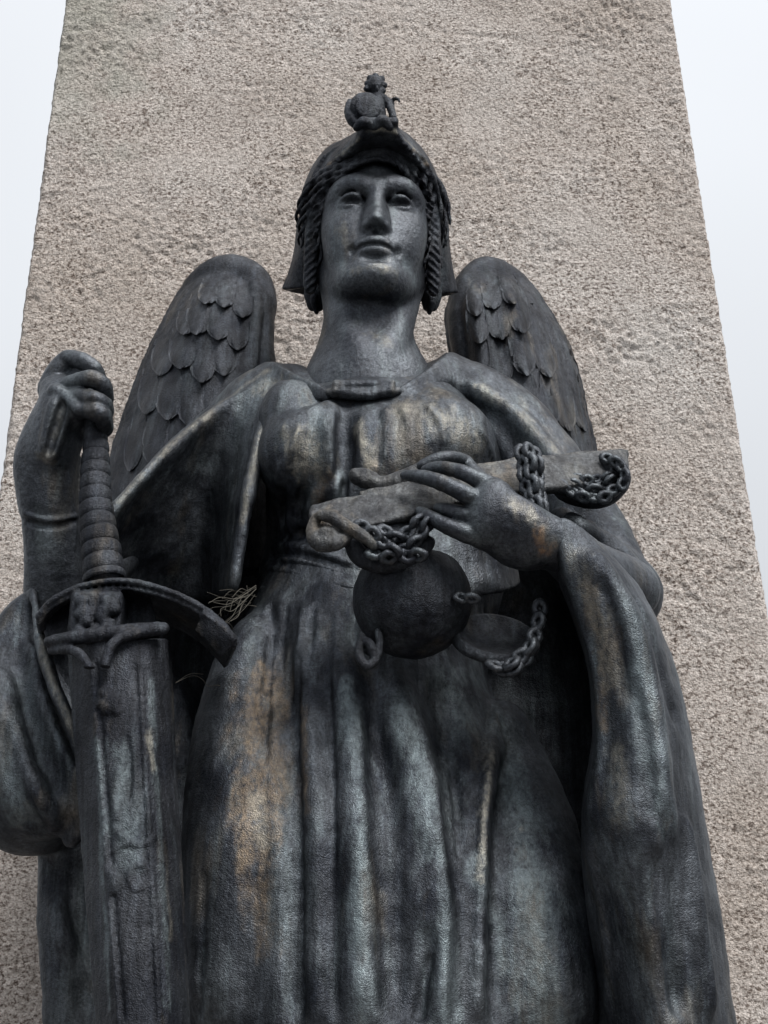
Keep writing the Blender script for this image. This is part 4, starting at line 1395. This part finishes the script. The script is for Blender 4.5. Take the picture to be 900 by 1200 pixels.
    V.ell(c, (.074, .062, .022), 0, 'add', np.array([a_, np.cross(n_, a_), n_]))
    V.ell(c - n_ * .02, (.068, .056, .022), .003, 'sub', np.array([a_, np.cross(n_, a_), n_]))
    mesh_obj('pan', *V.polys(), M_DARK, root, NZ[1:])
    links([(632, 712), (630, 735), (622, 755), (612, 775), (595, 786), (582, 782)], -.335, 8, 1.0, 4)
    links([(626, 745), (616, 765), (600, 778)], -.34, 4, 1.0, 4)
    links([(540, 700), (552, 702)], -.36, 2, .8)
    V = Vol(P(433, 762, -.33) - .05, P(433, 762, -.33) + .05, .0018)
    V.tube([PR(424, 745, -.335, 4), PR(421, 765, -.34, 5), PR(428, 780, -.34, 5), PR(440, 774, -.34, 5), PR(445, 755, -.34, 4), PR(443, 740, -.335, 4)], 20, .003)
    V.tube([PR(424, 748, -.335, 4), PR(434, 756, -.345, 5), PR(438, 770, -.34, 5)], 8, .003)
    V.tube([PR(433, 762, -.335, 6), PR(434, 762, -.29, 6)], 4, .003)
    mesh_obj('tassel', *V.polys(), M_DARK, root, NZ[1:])


build_scales()


# ------------------------------------------------------------------ stains left by rain and time, and highlights painted on the metal
def stain_or_light(o, vol, att, marks, stretch=(1.3, 1.3, .16)):
    """marks = (path of photograph pixels, radius px, strength): a run of discoloured metal or of painted highlight on the surface"""
    n = len(o.data.vertices)
    co = np.empty(n * 3, np.float32)
    o.data.vertices.foreach_get('co', co)
    co = co.reshape(-1, 3).astype(float)
    val = np.zeros(n)
    for path, r, amt in marks:
        pts = [vol.hit(x, y) for x, y in crs(path, max(len(path) * 3, 3))]
        pts = [p for p in pts if p is not None]
        if not pts:
            continue
        pts = np.array(pts)
        R_ = r * mpp(pts[0])
        sel = np.where(((co > pts.min(0) - R_ * 1.5) & (co < pts.max(0) + R_ * 1.5)).all(1))[0]
        if not len(sel):
            continue
        c = co[sel]
        d = np.full(len(sel), 9.0)
        for a, b_ in zip(pts[:-1], pts[1:]) if len(pts) > 1 else [(pts[0], pts[0] + 1e-6)]:
            ab = b_ - a
            t_ = np.clip(((c - a) @ ab) / (ab @ ab + 1e-12), 0, 1)
            d = np.minimum(d, np.linalg.norm(c - a - t_[:, None] * ab, axis=1))
        q = c * np.array(stretch)
        nz = .5 * vnoise(q, 45, 1) + .35 * vnoise(q, 110, 2) + .25 * vnoise(c, 230, 3)
        f = np.clip(1.0 - d / R_ + nz * 1.0, 0, 1)
        f = f * f * (3 - 2 * f)
        val[sel] = np.maximum(val[sel], f * amt)
    at = o.data.attributes.get(att) or o.data.attributes.new(att, 'FLOAT', 'POINT')
    at.data.foreach_set('value', val.astype(np.float32))


stain_or_light(GOWN, GV, 'stain_brown', [([(306, 790), (298, 850), (290, 930), (292, 1000)], 30, .62), ([(322, 790), (326, 900), (318, 980)], 16, .5), ([(356, 830), (357, 950)], 8, .6),
                                ([(300, 1040), (312, 1110)], 24, .4), ([(436, 545), (444, 565), (480, 560)], 12, .6), ([(385, 560), (372, 585)], 12, .4)])
stain_or_light(GOWN, GV, 'stain_highlight_teal', [([(405, 800), (420, 930), (424, 1060), (428, 1190)], 18, .5), ([(472, 835), (496, 930), (508, 1000)], 22, .55), ([(512, 1090), (520, 1150), (524, 1195)], 28, .5), ([(505, 800), (560, 790)], 26, .3),
                               ([(600, 920), (628, 1040), (640, 1190)], 40, .45), ([(520, 800), (540, 850)], 28, .4), ([(560, 1010), (590, 1130)], 26, .4), ([(398, 560), (395, 600)], 10, .5)])
stain_or_light(GOWN, GV, 'stain_highlight_pale', [([(578, 880), (568, 960), (564, 1030)], 7, .8), ([(350, 515), (362, 545)], 26, .85), ([(420, 500), (432, 530), (434, 550)], 12, .8), ([(520, 490), (555, 520)], 34, .55), ([(612, 971), (613, 974)], 4, 1), ([(470, 480), (500, 474)], 16, .4),  # tan runs on the chest, with highlights of the bust painted in
                               ([(300, 940), (306, 985)], 14, .5)])
stain_or_light(CLOAK, CV, 'stain_highlight_pale', [([(312, 434), (254, 475), (196, 524), (140, 585)], 7, .5), ([(330, 466), (308, 500), (296, 550), (284, 610)], 6, .6), ([(672, 650), (700, 720), (712, 800)], 20, .45), ([(720, 880), (735, 960)], 18, .4),  # light on rims, fold ridge and shoulders painted pale; the sleeve is tan
                                ([(46, 740), (62, 800), (86, 855), (101, 905)], 6, .6), ([(440, 448), (400, 460)], 20, .4), ([(300, 460), (330, 455)], 18, .5), ([(560, 452), (610, 486), (650, 530)], 12, .5)])
stain_or_light(CLOAK, CV, 'stain_brown', [([(690, 690), (704, 780), (706, 850)], 16, .45), ([(715, 740), (730, 820)], 12, .3)])
stain_or_light(CLOAK, CV, 'stain_highlight_teal', [([(745, 800), (770, 900), (780, 960)], 26, .4), ([(8, 900), (22, 960)], 22, .45), ([(560, 460), (640, 530)], 12, .35), ([(20, 800), (50, 860)], 24, .25)])


class OnMesh:
    """hit test on a finished part, for stains and painted highlights"""

    def __init__(s, o):
        from mathutils.bvhtree import BVHTree
        n = len(o.data.vertices)
        co = np.empty(n * 3, np.float32)
        o.data.vertices.foreach_get('co', co)
        s.t = BVHTree.FromPolygons(co.reshape(-1, 3).tolist(), [tuple(p.vertices) for p in o.data.polygons])

    def hit(s, px, py):
        d = ray(px, py)
        h_ = s.t.ray_cast(Vector(CAMP), Vector(d / np.linalg.norm(d)))
        return None if h_[0] is None else np.array(h_[0])


FV = OnMesh(FIG)
stain_or_light(FIG, FV, 'stain_rust', [([(634, 622), (637, 645)], 10, .9), ([(641, 650), (648, 640)], 7, .6)])
stain_or_light(FIG, FV, 'stain_highlight_pale', [([(440, 392), (455, 402)], 12, .3), ([(45, 535), (62, 540)], 13, .5), ([(600, 590), (632, 612), (645, 640)], 14, .4), ([(412, 318), (440, 312), (462, 318)], 9, .5), ([(400, 268), (410, 290)], 10, .3), ([(74, 480), (66, 510)], 9, .3)])  # tan wrist; highlights on the hands and chin painted in
stain_or_light(FIG, FV, 'stain_highlight_teal', [([(408, 320), (400, 310)], 10, .4), ([(476, 310), (486, 330)], 12, .35)])


# ------------------------------------------------------------------ dry stalks and web caught beside the sword
def build_straw():
    m, t, b, N = nmat('dry_straw')
    b.inputs['Base Color'].default_value = (.075, .07, .058, 1)
    b.inputs['Roughness'].default_value = .8
    vs, fs = [], []

    def strand(path, Y0, Y1, r):
        q = crs(path, len(path) * 4)
        n0 = len(vs)
        for i, (x, y) in enumerate(q):
            u = i / (len(q) - 1)
            p = P(x, y, Y0 + (Y1 - Y0) * u)
            rr = r * mpp(p) * (1 - .5 * u)
            for k in range(4):
                a = math.pi / 2 * k
                vs.append(p + np.array([math.cos(a) * rr, .3 * rr, math.sin(a) * rr]))
        for i in range(len(q) - 1):
            for k in range(4):
                a, c = n0 + i * 4 + k, n0 + i * 4 + (k + 1) % 4
                fs.append((a, c, c + 4, a + 4))
    for pth in ([(300, 688), (284, 698), (268, 708), (250, 706)], [(300, 690), (286, 704), (272, 716), (262, 714)], [(298, 692), (284, 708), (279, 722), (270, 728)],
                [(296, 696), (276, 702), (258, 700), (244, 707)], [(275, 742), (270, 732), (262, 728)], [(300, 686), (290, 692), (282, 690), (272, 700)]):
        strand(pth, -.10, -.2, .6)
    r5 = random.Random(2)
    for _ in range(16):
        a0 = (r5.uniform(268, 302), r5.uniform(684, 712))
        b0 = (r5.uniform(240, 285), r5.uniform(690, 735))
        mid = ((a0[0] + b0[0]) / 2 + r5.uniform(-8, 8), (a0[1] + b0[1]) / 2 + r5.uniform(-9, 9))
        strand([a0, mid, b0], -.09, r5.uniform(-.2, -.08), r5.uniform(.3, .5))
    strand([(268, 812), (256, 803), (244, 804), (236, 795), (224, 792), (206, 800)], -.16, -.3, .6)
    strand([(206, 800), (222, 790), (238, 790)], -.28, -.26, .5)
    o = mesh_obj('dry_stalks', np.array(vs), fs, m)
    tag(o, 'thin dry stalks and web threads caught between sword guard and gown', 'dry stalks', kind='stuff')


build_straw()

for bl, V in TINTED:  # teal runs, plus light on the blade's facets and edges painted in
    stain_or_light(bl, V, 'stain_highlight_teal', [([(178, 800), (182, 880), (190, 1000), (196, 1180)], 9, .45), ([(140, 880), (148, 960), (150, 1010)], 22, .35), ([(112, 870), (120, 1000), (128, 1180)], 8, .5)])
    stain_or_light(bl, V, 'stain_highlight_pale', [([(176, 860), (180, 900)], 8, .6), ([(196, 1020), (200, 1100)], 6, .5)])

HV = OnMesh(HELM)
stain_or_light(HELM, HV, 'stain_highlight_pale', [([(431, 154), (447, 151), (463, 154)], 4, .9), ([(420, 163), (408, 174), (394, 184)], 3, .6), ([(474, 163), (486, 174), (498, 188)], 3, .5)])  # light on the upturned visor lip and rims, painted pale
stain_or_light(HELM, HV, 'stain_brown', [([(388, 190), (372, 210), (362, 236)], 6, .6), ([(486, 176), (500, 192)], 4, .4)])
